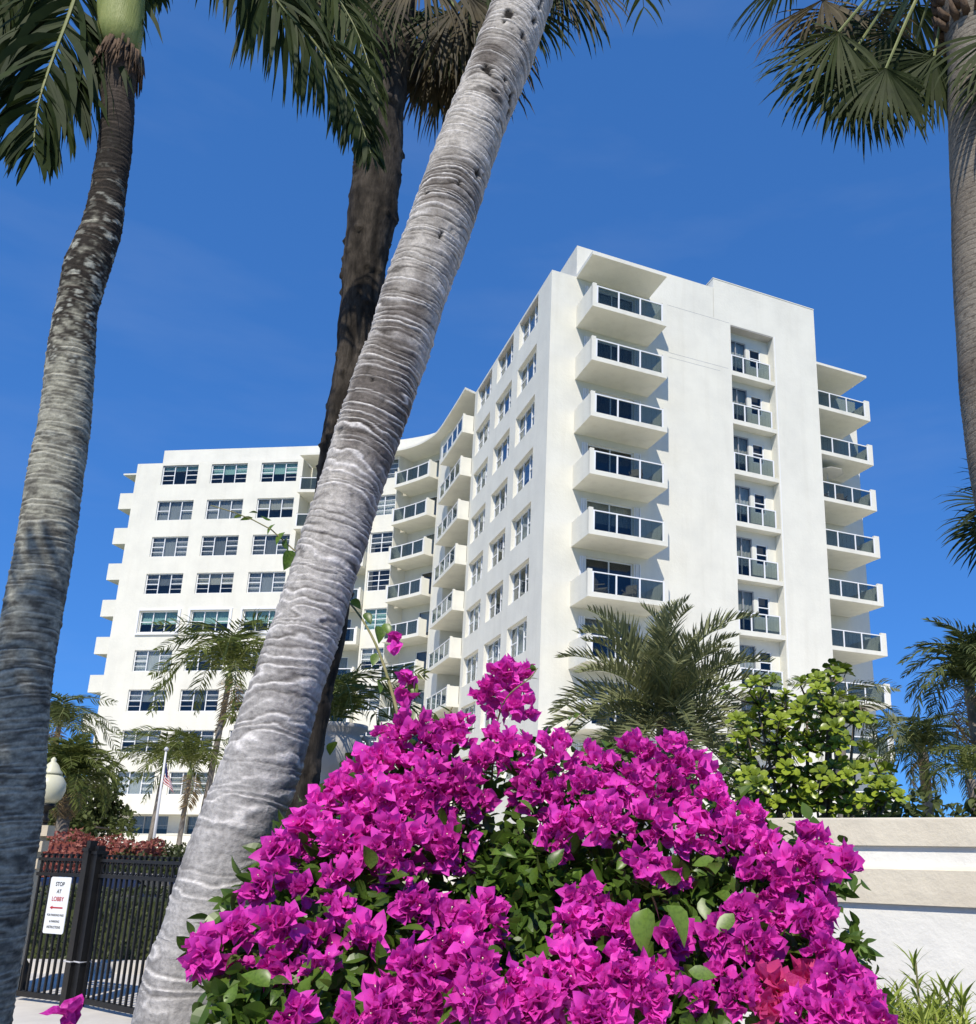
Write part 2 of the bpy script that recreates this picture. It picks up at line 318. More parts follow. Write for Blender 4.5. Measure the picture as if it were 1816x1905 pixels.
def wall_mesh(x0, x1, z0, z1, ops, rev=0.22, mats='stucco'):
    xs = sorted({x0, x1} | {v for o in ops for v in o[:2]}); zs = sorted({z0, z1} | {v for o in ops for v in o[2:4]}); b = MB()
    for i in range(len(xs)-1):
        for j in range(len(zs)-1):
            cx, cz = (xs[i]+xs[i+1])/2, (zs[j]+zs[j+1])/2
            if any(o[0] < cx < o[1] and o[2] < cz < o[3] for o in ops): continue
            b.add([(xs[i], 0, zs[j]), (xs[i+1], 0, zs[j]), (xs[i+1], 0, zs[j+1]), (xs[i], 0, zs[j+1])], [(0, 1, 2, 3)])
    for o in ops:
        a, c, d, e = o[:4]; r = o[4] if len(o) > 4 else rev
        b.add([(a, 0, d), (c, 0, d), (c, 0, e), (a, 0, e), (a, r, d), (c, r, d), (c, r, e), (a, r, e)], [(0, 4, 5, 1), (1, 5, 6, 2), (2, 6, 7, 3), (3, 7, 4, 0)])
    return b.mesh('wall', mats)
CACHE = {}
def cached(key, fn):
    if key not in CACHE: CACHE[key] = fn()
    return CACHE[key]
def boxmesh(name, boxes, mats):
    b = MB()
    for q in boxes: b.box(*q)
    return b.mesh(name, mats)
def window(fac, x, y, z, w, h, kind='triple', cur=None, fm='trim', draw=0.0):
    """frame with mullions and transoms; panes and the curtain behind are pieces of it"""
    t = 0.055
    if kind == 'triple': cuts = [0, 0.335*w, 0.665*w, w]; mids = {0: [0.5], 2: [0.5]}; thin = {0: [0.25, 0.75], 2: [0.25, 0.75]}
    elif kind == 'sash': cuts = [0, 0.335*w, 0.665*w, w]; mids = {0: [0.5], 2: [0.5]}; thin = {}
    elif kind == 'double': cuts = [0, 0.5*w, w]; mids = {0: [0.5], 1: [0.5]}; thin = {0: [0.25, 0.75], 1: [0.25, 0.75]}
    elif kind == 'door': cuts = [0, 0.5*w, w]; mids = {}; thin = {}
    else: cuts = [0, w]; mids = {0: [0.5]}; thin = {}
    key = (round(w, 2), round(h, 2), kind, fm); panes = []
    def frame():
        q = [(0, w, 0, 0.07, 0, t), (0, w, 0, 0.07, h-t, h)]
        for k, c in enumerate(cuts):
            a = min(max(c-t/2, 0), w-t); q.append((a, a+t, -0.004, 0.066, t, h-t))
        for k, ms in mids.items():
            for f in ms: q.append((cuts[k]+t/2+0.001, cuts[k+1]-t/2-0.001, 0.003, 0.06, f*h-t*0.45, f*h+t*0.45))
        for k, ms in thin.items():
            for f in ms: q.append((cuts[k]+t/2+0.002, cuts[k+1]-t/2-0.002, 0.012, 0.05, f*h-0.012, f*h+0.012))
        return boxmesh('window', q, fm)
    o = fac.put('sliding_door' if kind == 'door' else 'window', cached(('f',)+key, frame), x, y, z)
    for k in range(len(cuts)-1):
        lv = [0]+mids.get(k, [])+[1]
        for j in range(len(lv)-1):
            def pane(k=k, j=j, lv=lv):
                b = MB(); b.box(cuts[k]+0.01, cuts[k+1]-0.01, 0.03, 0.038, lv[j]*h+0.01, lv[j+1]*h-0.01); return b.mesh('pane', 'window_glass')
            link('pane', cached(('p', k, j)+key, pane), o)
    if cur is not None:
        def curtain():
            b = MB(); n = max(8, int(w/0.06)); top = h-0.02; bot = 0.02+(h*draw)
            xs = np.linspace(0.02, w-0.02, n); yy = 0.17+0.02*np.sin(np.arange(n)*1.9)
            b.add([(xx, y_, zz) for zz in (bot, top) for xx, y_ in zip(xs, yy)], [(i, i+1, n+i+1, n+i) for i in range(n-1)]); return b.mesh('curtain', 'curtain%d' % cur)
        link('curtain', cached(('c', cur, draw)+key, curtain), o)
    return o
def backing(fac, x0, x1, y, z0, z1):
    b = MB(); b.box(x0, x1, y, y+0.1, z0, z1); fac.put('dark_room_sheet', b.mesh('dark_room_sheet', 'interior'))  # dark sheet standing in for the unlit rooms behind the glass
fB = Fac(CO, ux=DB); fA = Fac(CO+DA*12.94, CO); fW = Fac(PW, ux=WD)
def Bpix(u, v, dep):
    P = np.r_[CO+DA*dep, 0]; q = ray(u, v); n = np.r_[DA, 0]; p = CAM+q*(((P-CAM)@n)/(q@n)); return float((p[:2]-CO)@DB), float(p[2])
ZB = [25.23-FL*k for k in range(9)]

# --- tower, sunlit face with balconies
ops = [(9.97, 12.65, 0.4, 27.86, 0.55)]+[(2.02, 4.36, z+0.19, z+2.42, 0.14) for z in ZB]
fB.put('wall', wall_mesh(0, 15.46, -0.3, 28.0, ops))
b = MB(); b.box(1.26, 8.955, 0.0, 0.3, 28.0, 29.77); fB.put('parapet', b.mesh('parapet', 'stucco'))
b = MB(); b.box(1.26, 1.56, 0.3, 11.5, 28.0, 29.77); fB.put('parapet', b.mesh('parapet', 'stucco'))
b = MB(); b.box(8.98, 15.46, 0.0, 9.0, 28.0, 30.33); b.box(8.96, 15.48, -0.02, 9.02, 30.33, 30.38); fB.put('lift_tower', b.mesh('lift_tower', 'stucco'))
b = MB(); b.box(1.26, 5.16, -1.95, -0.002, 27.94, 28.13); fB.put('canopy', b.mesh('canopy', 'stucco'))
b = MB(); b.box(12.72, 12.75, -0.012, -0.002, 2.0, 27.9); fB.put('downpipe', b.mesh('downpipe', 'trim'))
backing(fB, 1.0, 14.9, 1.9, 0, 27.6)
for (u0, v0), (u1, v1) in (((1241, 567), (1357, 601)), ((1244, 655), (1355, 686)), ((1244, 664), (1340, 690))):
    a0, za = Bpix(u0, v0, 0); a1, zb = Bpix(u1, v1, 0); zz = (za+zb)/2
    fB.put('joint', boxmesh('joint', [(a0, a1, -0.003, -0.001, zz-0.008, zz+0.008)], 'frame_grey'))
random.seed(3)
for k, z in enumerate(ZB):
    cur = [0, 3, None, None, 4, None, 3, 1, None][k]
    window(fB, 2.02, 0.10, z+0.19, 2.34, 2.23, 'door', cur, 'trim', 0.0 if k in (0,) else 0.55)
    for a, c in ((1.72, 1.99), (4.39, 4.74)):                      # folded shutters either side of the door
        fB.put('shutter', cached(('sh', round(c-a, 2)), lambda a=a, c=c: boxmesh('shutter', [(i*(c-a)/4, i*(c-a)/4+0.055, -0.05-0.03*(i % 2), -0.003, 0, 2.2) for i in range(4)], 'trim')), a, 0, z+0.2)
rec = Fac(fB.xy(9.97, 0.55), ux=DB)
ro = []
for z in [24.96-FL*k for k in range(9)]: ro += [(0.05, 1.28, z+0.22, z+2.42, 0.05), (1.5, 2.2, z+1.12, z+2.2, 0.05)]
rec.put('wall', wall_mesh(0, 2.68, 0.4, 27.86, ro))
for k, z in enumerate([24.96-FL*k for k in range(9)]):
    window(rec, 0.05, 0.03, z+0.22, 1.23, 2.2, 'door', 4 if k % 3 else 0, 'frame_grey', 0.35)
    window(rec, 1.5, 0.03, z+1.12, 0.7, 1.08, 'single', None, 'trim')

# --- tower, grazing face with three columns of windows
ops = []
for k in range(9):
    for s0, s1 in ((1.86, 4.70), (5.66, 8.47), (9.52, 12.36)): ops.append((12.94-s1, 12.94-s0, 27.87-FL*k-1.6, 27.87-FL*k))
fA.put('wall', wall_mesh(0, 12.94, -0.3, 28.0, ops, 0.26))
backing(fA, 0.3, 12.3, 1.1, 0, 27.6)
for i, o in enumerate(ops): window(fA, o[0]+0.01, 0.2, o[2], o[1]-o[0]-0.02, 1.6, 'sash', random.choice([0, 0, 1, 1, 3, None]), 'trim', random.choice([0, 0, 0.4]))

# --- west wing
ops = []
for k in range(9):
    for x0, x1 in ((2.12, 4.85), (5.85, 8.57), (9.62, 12.33)): ops.append((x0, x1, 27.8-FL*k-1.5, 27.8-FL*k))
fW.put('wall', wall_mesh(0.14, 12.73, 3.06, 28.0, ops, 0.16))
backing(fW, 0.4, 12.4, 0.9, 3.2, 27.6)
for i, o in enumerate(ops):
    k = i//3; kind = 'sash' if k in (1, 4) else 'triple'; cur = 2 if k in (0, 4) else random.choice([0, 1, 1, 4, 3]); dr = random.choice([0, 0, 0.45]) if k not in (0, 4) else (0.4 if k == 4 else [0.75, 0.5, 0.45][i % 3])
    window(fW, o[0], 0.11, o[2], o[1]-o[0], 1.5, kind, cur, 'trim', dr)
    if k == 4:
        x0, x1, z0, z1 = o[0]-0.16, o[1]+0.26, o[2]-0.19, o[3]+0.14
        fW.put('window_surround', boxmesh('window_surround', [(x0, x1, -0.12, -0.002, z0, z0+0.12), (x0, x1, -0.12, -0.002, z1-0.10, z1), (x0, x0+0.12, -0.118, -0.003, z0+0.12, z1-0.10), (x1-0.18, x1, -0.118, -0.003, z0+0.12, z1-0.10)], 'trim'))
b = MB(); b.add([(0.14, 0, 3.06), (12.73, 0, 3.06), (12.73, 1.0, 3.06), (0.14, 1.0, 3.06)], [(0, 3, 2, 1)]); fW.put('soffit', b.mesh('soffit', 'stucco'))
gW = Fac(fW.xy(0.85, 1.0), ux=WD)
gW.put('wall', wall_mesh(0, 20.0, -0.3, 3.05, [(2.1, 4.75, 1.75, 2.98), (6.0, 8.6, 1.75, 2.98)]))
for x in (2.1, 6.0): window(gW, x, 0.15, 1.75, 2.65 if x < 3 else 2.6, 1.23, 'sash', 1, 'frame_grey', 0.3)
backing(gW, 0.2, 19, 0.8, 0, 3)
fW.put('planter_wall', boxmesh('planter_wall', [(0.93, 13.2, -0.35, -0.1, 0.0, 1.76), (0.90, 13.23, -0.38, -0.07, 1.761, 1.82)], 'stucco'))
fW.put('vent', boxmesh('vent', [(11.55, 11.85, 1.45, 1.58, 28.2, 28.42)], 'iron'))
for z in ZB:                                                     # solid-fronted balconies on the end of the wing
    fW.put('balcony', cached('wb', lambda: boxmesh('balcony', [(-2.1, 0.0, 1.5, 4.4, 0, 0.16), (-2.1, 0.0, 1.5, 1.62, 0.161, 1.24), (-2.1, -1.98, 1.621, 4.4, 0.161, 1.23)], 'stucco')), 0.138, 0, z-0.1)
fW.put('canopy', boxmesh('canopy', [(-2.1, -0.002, 1.5, 4.4, 27.85, 27.97)], 'stucco'), 0.138)
sW = Fac(fW.xy(0.14, 11.0), fW.xy(0.14, 0.0)); sW.put('wall', wall_mesh(0, 11.0, -0.3, 28.0, []))

# --- curved middle: three stacks of loggias and one window bay
R0, R1 = CO+DA*12.94, np.array([-10.30, 52.15])
L0, L1 = np.array([-11.43, 54.05]), np.array([-14.75, 56.32])
T0, T1 = np.array([-16.60, 56.85]), fW.xy(12.73, 0)
fr_R = [(-10.90, 51.83), (-10.42, 50.85), (-9.62, 49.1), (-8.71, 47.10)]
fr_L = [(-14.84, 55.74), (-14.25, 55.37), (-13.61, 54.92), (-12.70, 54.25), (-11.96, 53.62)]
fr_T = [(-21.86, 56.66), (-20.0, 56.60), (-18.3, 56.50), (-16.69, 56.34)]
def logg(pr, pl, dep, door, sd, ndoor=1):
    """recessed bay: back wall with a sliding door and two side walls"""
    f = Fac(pl, pr); bk = Fac(f.xy(0, dep), f.xy(f.L, dep)); x0, x1 = door
    bk.put('wall', wall_mesh(0, f.L, -0.3, 28.0, [(x0, x1, z+0.2, z+2.3, 0.06) for z in ZB]))
    for k, z in enumerate(ZB): window(bk, x0, 0.03, z+0.2, x1-x0, 2.1, 'door', [None, 0, 3, 4][(k+sd) % 4], 'trim', 0.3)
    backing(bk, 0.1, f.L-0.1, 0.5, 0, 27.8)
    for a, c in ((f.xy(0, 0), f.xy(0, dep)), (f.xy(f.L, dep), f.xy(f.L, 0))):
        s = Fac(a, c); s.put('wall', wall_mesh(0, s.L, -0.3, 28.0, []))
    return f
fR = logg(R0, R1, 1.9, (0.5, 3.2), 0); fLg = logg(L0, L1, 1.3, (1.6, 3.9), 1); fT = logg(T0, T1, 1.5, (1.4, 4.0), 2)
pier = Fac(L0, R1); pier.put('wall', wall_mesh(0, pier.L, -0.3, 28.0, []))
wb = Fac(T0, L1); wops = [(0.14, wb.L-0.06, 27.8-FL*k-1.5, 27.8-FL*k) for k in range(9)]
wb.put('wall', wall_mesh(0, wb.L, -0.3, 28.0, wops, 0.15)); backing(wb, 0.1, wb.L, 0.8, 0, 27.6)
for k, o in enumerate(wops): window(wb, o[0], 0.1, o[2], o[1]-o[0], 1.5, 'double', [1, 0, 3, None, 2, 0, 1, 3, 0][k], 'trim', [0, 0, .4][k % 3])
# canopy following the curve and the set-back parapet above
cedge = [(-21.86, 56.45), (-20.2, 56.27), (-17.6, 56.0), (-14.85, 55.57), (-13.7, 55.05), (-12.73, 54.31), (-11.69, 53.13), (-11.12, 52.17), (-10.5, 50.9), (-9.33, 48.4), (-8.66, 46.92)]
ce, _ = resample(np.array(cedge), 40)
b = MB(); b.prism([tuple(p) for p in ce]+[tuple(R0+DA*0.06+DB*0.02), (-6.0, 53.0), (-9.0, 58.5), (-15, 60.5), tuple(fW.xy(12.75, 3))], 27.95, 28.09); part('canopy', b, 'stucco', bld)
pl = [fW.xy(0.95, 1.6), fW.xy(6, 1.6), fW.xy(12.7, 1.6), np.array([-18.2, 58.35]), np.array([-15.24, 57.62]), np.array([-13.85, 57.16]), np.array([-12.44, 56.47]), np.array([-11.0, 55.0]), np.array([-9.6, 53.2]), np.array([-8.2, 50.9])]
pe, _ = resample(np.array(pl), 50); b = MB(); b.ribbon(pe, 0.3, 28.1, 29.8); part('parapet', b, 'stucco', bld)
b = MB(); b.ribbon([fW.xy(0.95, 9), fW.xy(0.95, 1.61)], 0.3, 28.1, 29.79); part('parapet', b, 'stucco', bld)
# roofs and rear walls
b = MB(); b.prism([tuple(fB.xy(0.02, 0.02)), tuple(fB.xy(15.44, 0.02)), tuple(fB.xy(15.44, 13.5)), tuple(fB.xy(0.3, 13.5)), tuple(fB.xy(0.3, 12.9)), tuple(fB.xy(0.02, 12.9))], 27.8, 27.93); part('roof', b, 'roofing', bld)
b = MB(); b.prism([tuple(fW.xy(0.16, 0.02)), tuple(fW.xy(12.7, 0.02)), tuple(fW.xy(12.7, 11)), tuple(fW.xy(0.16, 11))], 27.8, 27.92); part('roof', b, 'roofing', bld)
for a, c in ((fB.xy(15.46, 0), fB.xy(15.46, 13.5)), (fB.xy(15.46, 13.5), np.array([-6, 62.])), (np.array([-6, 62.]), np.array([-15, 68.])), (np.array([-15, 68.]), fW.xy(0.14, 11.0))):
    s = Fac(a, c); s.put('wall', wall_mesh(0, s.L, -0.3, 27.95, []))

# --- balconies with glass fronts
def subline(P, a, c, n=5):
    P = np.asarray(P, float); s = np.r_[0, np.cumsum(np.linalg.norm(np.diff(P, axis=0), axis=1))]; x = np.linspace(a, c, n)
    return np.stack([np.interp(x, s, P[:, 0]), np.interp(x, s, P[:, 1])], 1)
def balconies(front, inner, zs, left=True, right=True, divs=None, npan=3, H=1.12, slab=0.17, sl=None, postL=0.20, postR=0.20, sideH=1.22):
    P, _ = resample(np.array(front), 25) if len(front) > 2 else (np.array(front, float), 0)
    L = float(np.sum(np.linalg.norm(np.diff(P, axis=0), axis=1))); inn = [np.asarray(p, float) for p in inner]
    b = MB(); b.prism([tuple(p) for p in P]+[tuple(p) for p in inn[::-1]], 0, slab)
    for side, on in ((0, left), (-1, right)):
        f = P[side]; d = unit(inn[side]-f); ln = sl or np.linalg.norm(inn[side]-f); t = unit(P[1]-P[0])*0.11 if side == 0 else -unit(P[-1]-P[-2])*0.11
        if on:
            a = f+d*0.10; q = [a, f+d*ln, f+d*ln+t, a+t]
            if side == 0: q = q[::-1]
            b.prism([tuple(x) for x in q], slab-0.001, sideH-0.06)
    for on, x0, x1 in ((postL, 0, postL), (postR, L-postR, L)):
        if on: b.ribbon(subline(P, x0, x1, 2), 0.14, slab-0.002, sideH)
    b.ribbon(subline(P, postL+0.001, L-postR-0.001, 9), 0.08, slab-0.003, slab+0.05)
    me = b.mesh('balcony', 'stucco', origin=BO)
    r = MB(); r.ribbon(subline(P, postL, L-postR, 12), 0.07, H-0.05, H)
    cuts = divs or [postL+(L-postL-postR)*i/npan for i in range(npan+1)]
    for i, c in enumerate(cuts):
        a = min(max(c-0.035, postL), L-postR-0.07); r.ribbon(subline(P, a, a+0.07, 2)+0.0, 0.06, slab+0.05, H-0.051)
    rm = r.mesh('railing', 'trim', origin=BO); gm = []
    for i in range(len(cuts)-1):
        q = subline(P, cuts[i]+0.036, cuts[i+1]-0.036, 5); tt = np.gradient(q, axis=0); nn = np.stack([-tt[:, 1], tt[:, 0]], 1); nn /= np.linalg.norm(nn, axis=1)[:, None]
        gb = MB(); gb.ribbon(q+nn*0.03, 0.01, slab+0.06, H-0.055); gm.append(gb.mesh('glass_panel', 'balcony_glass', origin=BO))
    for z in zs:
        o = link('balcony', me, bld, (0, 0, z)); link('railing', rm, o)
        for m_ in gm: link('glass_panel', m_, o)
X_ = fB.xy
balconies([X_(1.30, -1.95), X_(5.12, -1.95)], [X_(1.30, -0.003), X_(5.12, -0.003)], ZB, divs=[0.22, 1.32, 2.43, 3.6])
balconies([X_(9.975, 0.015), X_(12.645, 0.015)], [X_(9.975, 0.545), X_(12.645, 0.545)], [24.96-FL*k for k in range(9)], False, False, divs=[0.01, 0.74, 1.60, 2.42], H=1.17, slab=0.20, postL=0.0, postR=0.25, sideH=0.22)
ZR = [25.11-FL*k for k in range(9)]
balconies([X_(15.48, 1.15), X_(20.05, 1.15)], [X_(15.48, 3.85), X_(20.05, 3.85)], ZR, False, True, divs=[0.0, 0.55, 1.72, 2.90, 4.20], postL=0.0, postR=0.34, sideH=1.25)
b = MB(); b.box(15.48, 19.95, 1.12, 3.85, 27.84, 27.98); fB.put('canopy', b.mesh('canopy', 'stucco'))
se = Bpix(1613, 1080, 3.9)[0]
rr = Fac(X_(15.46, 3.9), X_(se, 3.9)); rr.put('wall', wall_mesh(0, rr.L, -0.3, 27.98, [(0.5, 2.6, z+0.2, z+2.3, 0.08) for z in ZR]))
for k, z in enumerate(ZR): window(rr, 0.5, 0.03, z+0.2, 2.1, 2.1, 'door', [None, 3, 1][k % 3], 'trim', 0.4)
backing(rr, 0.05, rr.L-0.05, 0.6, 0, 27.8)
r2 = Fac(X_(se, 3.9), X_(se, 9.0)); r2.put('wall', wall_mesh(0, r2.L, -0.3, 27.98, []))
balconies(fr_R, [fR.xy(0, 1.89), fR.xy(fR.L, 1.89)], ZB, True, True, npan=4, sl=0.66, postL=0.3, postR=0.12)
balconies(fr_L, [fLg.xy(0, 1.29), fLg.xy(fLg.L, 1.29)], ZB, True, True, npan=3, sl=0.6, postL=0.14, postR=0.14)
balconies(fr_T, [fT.xy(0, 1.49), fT.xy(fT.L, 1.49)], ZB, True, True, npan=4, sl=0.5, postL=0.14, postR=0.14)

# furniture that shows on the balconies
def chair(x, y, z, rz, label):
    p = X_(x, y); o = empty('patio_chair', (p[0], p[1], z), label, 'chair', 'patio chairs on the balconies'); o.rotation_euler = (0, 0, fB.rz+rz)
    def pc(name, boxes): link(name, boxmesh(name, boxes, 'furniture'), o)
    pc('seat', [(-0.26, 0.26, -0.25, 0.25, 0.38, 0.44)]); pc('backrest', [(-0.26, 0.26, 0.21, 0.26, 0.441, 0.92)])
    for a in (-0.24, 0.20):
        for c in (-0.24, 0.20): pc('leg', [(a, a+0.04, c, c+0.04, 0, 0.379)])
    for a in (-0.30, 0.262): pc('armrest', [(a, a+0.04, -0.22, 0.2, 0.58, 0.62)])
chair(1.95, -0.9, ZB[2]+0.175, 0.4, 'patio chair behind the glass of the third tower balcony from the top')
chair(2.3, -1.1, ZB[5]+0.175, 0.9, 'left patio chair behind the glass of the sixth tower balcony from the top'); chair(3.7, -1.0, ZB[5]+0.175, -0.8, 'right patio chair behind the glass of the sixth tower balcony from the top')
chair(3.9, -1.2, ZB[3]+0.175, -0.6, 'patio chair behind the glass of the fourth tower balcony from the top')
chair(16.9, 1.9, ZR[2]+0.175, 0.3, 'left patio chair beside the umbrella on the right-hand balconies'); chair(18.2, 1.9, ZR[2]+0.175, -0.3, 'right patio chair beside the umbrella on the right-hand balconies')
um = empty('patio_umbrella', (*X_(17.6, 2.2), ZR[2]+0.17), 'white open patio umbrella under a balcony ceiling at the right end of the tower', 'umbrella')
b = MB(); b.lathe([(0.9, 2.05), (0.92, 2.03), (0.5, 2.22), (0.02, 2.33)], 8, um.location); part('canopy', b, 'canvas', um)
b = MB(); b.lathe([(0.02, 0.05), (0.02, 2.3)], 8, um.location); part('pole', b, 'pole', um)
b = MB(); b.lathe([(0.25, 0.0), (0.25, 0.05), (0.04, 0.07)], 16, um.location); part('base', b, 'stone', um)
# ------------------------------------------------------------------ palms
UP = np.array([0, 0, 1.0])
def ortho(T):
    a = UP if abs(T[2]) < 0.95 else np.array([0, 1.0, 0]); u = unit(np.cross(T, a)); return u, np.cross(u, T)
def trunk(path, rad, na, nl, style, seed=0):
    """tapered trunk with real scar relief; style(s, th, z01) -> radial offset (m), colour"""
    Q, s = resample(np.c_[np.asarray(path, float), np.asarray(rad, float)], nl); P, r = Q[:, :3], Q[:, 3]
    T = np.gradient(P, axis=0); T /= np.linalg.norm(T, axis=1)[:, None]; u = unit(np.cross(np.array([0, 1.0, 0]), T[0])); U = np.zeros_like(P); V = np.zeros_like(P)
    for i in range(nl): u = unit(u-T[i]*(u@T[i])); U[i] = u; V[i] = np.cross(T[i], u)
    th = np.arange(na)*2*pi/na; S, TH = np.meshgrid(s, th, indexing='ij')
    d, c = style(S, TH, S/s[-1], seed)
    R = r[:, None]+d; vv = P[:, None]+R[..., None]*(np.cos(TH)[..., None]*U[:, None]+np.sin(TH)[..., None]*V[:, None])
    b = MB(); f = [(i*na+j, i*na+(j+1) % na, (i+1)*na+(j+1) % na, (i+1)*na+j) for i in range(nl-1) for j in range(na)]+[tuple(range(na-1, -1, -1)), tuple((nl-1)*na+j for j in range(na))]
    b.add(vv.reshape(-1, 3), f, 0, c.reshape(-1, 3)); return b
def mixc(a, b, t): t = np.clip(t, 0, 1)[..., None]; return np.asarray(a)*(1-t)+np.asarray(b)*t
def st_ringed(S, TH, Z, sd, k0=0.046, k1=0.0195):
    """leaning palm: wide scars low down, close ones above, each a pale torn ridge"""
    u = TH/(2*pi); n = S.copy(); s1 = S[-1, 0]
    dens = np.interp(S[:, 0]/s1, [0, 0.35, 0.6, 1], [1/k0, 1/k0*1.2, 1/k1, 1/k1]); cnt = np.r_[0, np.cumsum((dens[1:]+dens[:-1])/2*np.diff(S[:, 0]))]
    ph = cnt[:, None]+1.5*(vnoise(0*u, S*30, 1, sd+11)-0.5)+1.0*(fnoise(u*5, S*9, 5, sd+1)-0.5)*2+0.6*np.sin(TH+sd+3*S)+0.6*(fnoise(u*16, S*30, 16, sd+2)-0.5)
    fr = ph-np.floor(ph); idx = np.floor(ph)
    amp = np.clip(2.3*vnoise(u*4, idx*5.3, 4, sd+3)-0.62+0.5*(vnoise(u*17, idx*1.9, 17, sd+4)-0.5), 0, 1.1); wv = 0.55+1.2*vnoise(u*7, idx*3.1, 7, sd+12)
    lw = np.interp(S[:, 0]/s1, [0, 0.45, 0.65, 1], [0.085, 0.11, 0.17, 0.18])[:, None]; rel = np.interp(S[:, 0]/s1, [0, 0.4, 0.65, 1], [0.0032, 0.0036, 0.0045, 0.0045])[:, None]
    ridge = np.where(fr < 0.62, np.clip(fr/0.62, 0, 1)**2.2, np.exp(-((fr-0.62)/0.10)**2)); line = np.exp(-((fr-0.60)/(lw*wv))**2)*amp; crack = np.exp(-((fr-0.88)/0.15)**2)*np.clip(1.9*vnoise(u*5, idx*4.1, 5, sd+13)-0.25, 0, 1)
    big = fnoise(u*4, S*3.2, 4, sd+5); fine = fnoise(u*40, S*60, 40, sd+6); fibre = fnoise(u*14, S*130, 14, sd+9, 2)
    d = rel*ridge*amp-0.0030*crack*np.clip(Z*2, 0.2, 1)+0.010*(big-0.5)+0.0035*(fine-0.5)+0.002*(fibre-0.5)
    pits = np.clip((fnoise(u*12, S*13, 12, sd+8)-0.77)/0.04, 0, 1)*np.clip((Z-0.4)*4, 0, 1); d = d-0.010*pits
    up_ = np.clip((Z-0.33)*4.5, 0, 1)
    low = mixc((0.42, 0.405, 0.39), (0.27, 0.255, 0.245), np.clip((big-0.4)*3, 0, 1)); hi_ = mixc((0.47, 0.44, 0.40), (0.15, 0.132, 0.118), np.clip((big-0.38)*3.5, 0, 1)); base = mixc(low, hi_, up_)
    base = base*(0.62+0.40*fine+0.36*fibre)[..., None]
    c = mixc(base, np.array([0.74, 0.71, 0.68])*(0.7+0.45*fine)[..., None], np.clip(line*1.15, 0, 1)); c = mixc(c, (0.05, 0.042, 0.036), np.clip(crack*1.15, 0, 1)*np.clip(up_+0.35, 0, 1)*(0.55+0.45*np.clip(big*1.6-0.3, 0, 1))); c = mixc(c, (0.025, 0.022, 0.02), pits); return d, c
def st_grey(S, TH, Z, sd):
    """left palm: fine ring scars, pale and lichened low down, near black and blotched above"""
    u = TH/(2*pi); ph = S/0.027+1.3*(vnoise(0*u, S*22, 1, sd+11)-0.5)+0.9*(fnoise(u*4, S*8, 4, sd+1)-0.5)*2+0.3*np.sin(TH+2*S)+0.4*(fnoise(u*18, S*40, 18, sd+7)-0.5); fr = ph-np.floor(ph); idx = np.floor(ph)
    amp = np.clip(1.9*vnoise(u*5, idx*4.3, 5, sd+2)-0.45, 0, 1); line = np.exp(-((fr-0.5)/0.17)**2)*amp; crack = np.exp(-((fr-0.82)/0.11)**2)*np.clip(1.7*vnoise(u*6, idx*3.3, 6, sd+9)-0.4, 0, 1)
    big = fnoise(u*4, S*3, 4, sd+3); spot = fnoise(u*14, S*34, 14, sd+4, 4); grain = fnoise(u*30, S*95, 30, sd+8, 2)
    d = 0.0035*line-0.003*crack+0.012*(big-0.5)+0.005*(spot-0.5)+0.002*(grain-0.5)
    low = mixc((0.33, 0.325, 0.265), (0.13, 0.125, 0.105), np.clip((spot-0.40)*4.5, 0, 1))*(0.6+0.8*grain)[..., None]; low = mixc(low, (0.52, 0.51, 0.43), line*0.85); low = mixc(low, (0.05, 0.046, 0.04), crack*0.8)
    top = mixc((0.032, 0.028, 0.024), (0.40, 0.41, 0.36), np.clip((spot-0.63)*14, 0, 1)*np.clip((0.93-Z+0.4*(big-0.5))*5, 0.25, 1)*np.clip((0.90-Z)*12, 0, 1)); top = mixc(top, (0.085, 0.068, 0.055), np.clip((Z-0.90)*16, 0, 1)); top = mixc(top, (0.16, 0.125, 0.10), line*0.3)
    return d, mixc(low, top, np.clip((Z-0.645+0.35*(spot-0.5)+0.15*(big-0.5))*10, 0, 1))
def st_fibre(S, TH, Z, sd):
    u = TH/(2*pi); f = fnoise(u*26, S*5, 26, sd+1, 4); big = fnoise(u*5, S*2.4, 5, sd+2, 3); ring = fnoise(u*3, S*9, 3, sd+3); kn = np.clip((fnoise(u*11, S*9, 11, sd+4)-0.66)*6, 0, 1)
    d = 0.040*(big-0.5)+0.018*(f-0.5)+0.02*(ring-0.5)+0.035*kn; c = mixc((0.022, 0.018, 0.014), (0.095, 0.08, 0.064), (f-0.3)*1.8); return d, mixc(c, (0.012, 0.010, 0.008), (ring-0.55)*2)  # bark colour darkened to carry the shade of the crowns
def st_scaly(S, TH, Z, sd):
    u = TH/(2*pi); ph = S/0.045+0.45*(fnoise(u*7, S*6, 7, sd+1)-0.5)*2; fr = ph-np.floor(ph); idx = np.floor(ph); cell = u*13+0.5*np.mod(idx, 2)+0.35*vnoise(u*5, idx*1.7, 5, sd+2); cf = np.abs(cell-np.floor(cell)-0.5)*2
    crack = np.exp(-((fr-0.9)/0.12)**2)+0.7*np.clip((cf-0.8)/0.2, 0, 1)*(fr > 0.3); big = fnoise(u*4, S*2.4, 4, sd+3)
    d = 0.006*np.clip(fr, 0, 0.8)-0.006*np.clip(crack, 0, 1)+0.014*(big-0.5); c = mixc((0.31, 0.275, 0.22), (0.19, 0.16, 0.125), (big-0.3)*1.6); c = mixc(c, (0.06, 0.047, 0.036), np.clip(crack, 0, 1)*0.85)
    return d, mixc(c, (0.16, 0.085, 0.05), np.clip((Z-0.965)*30, 0, 1))
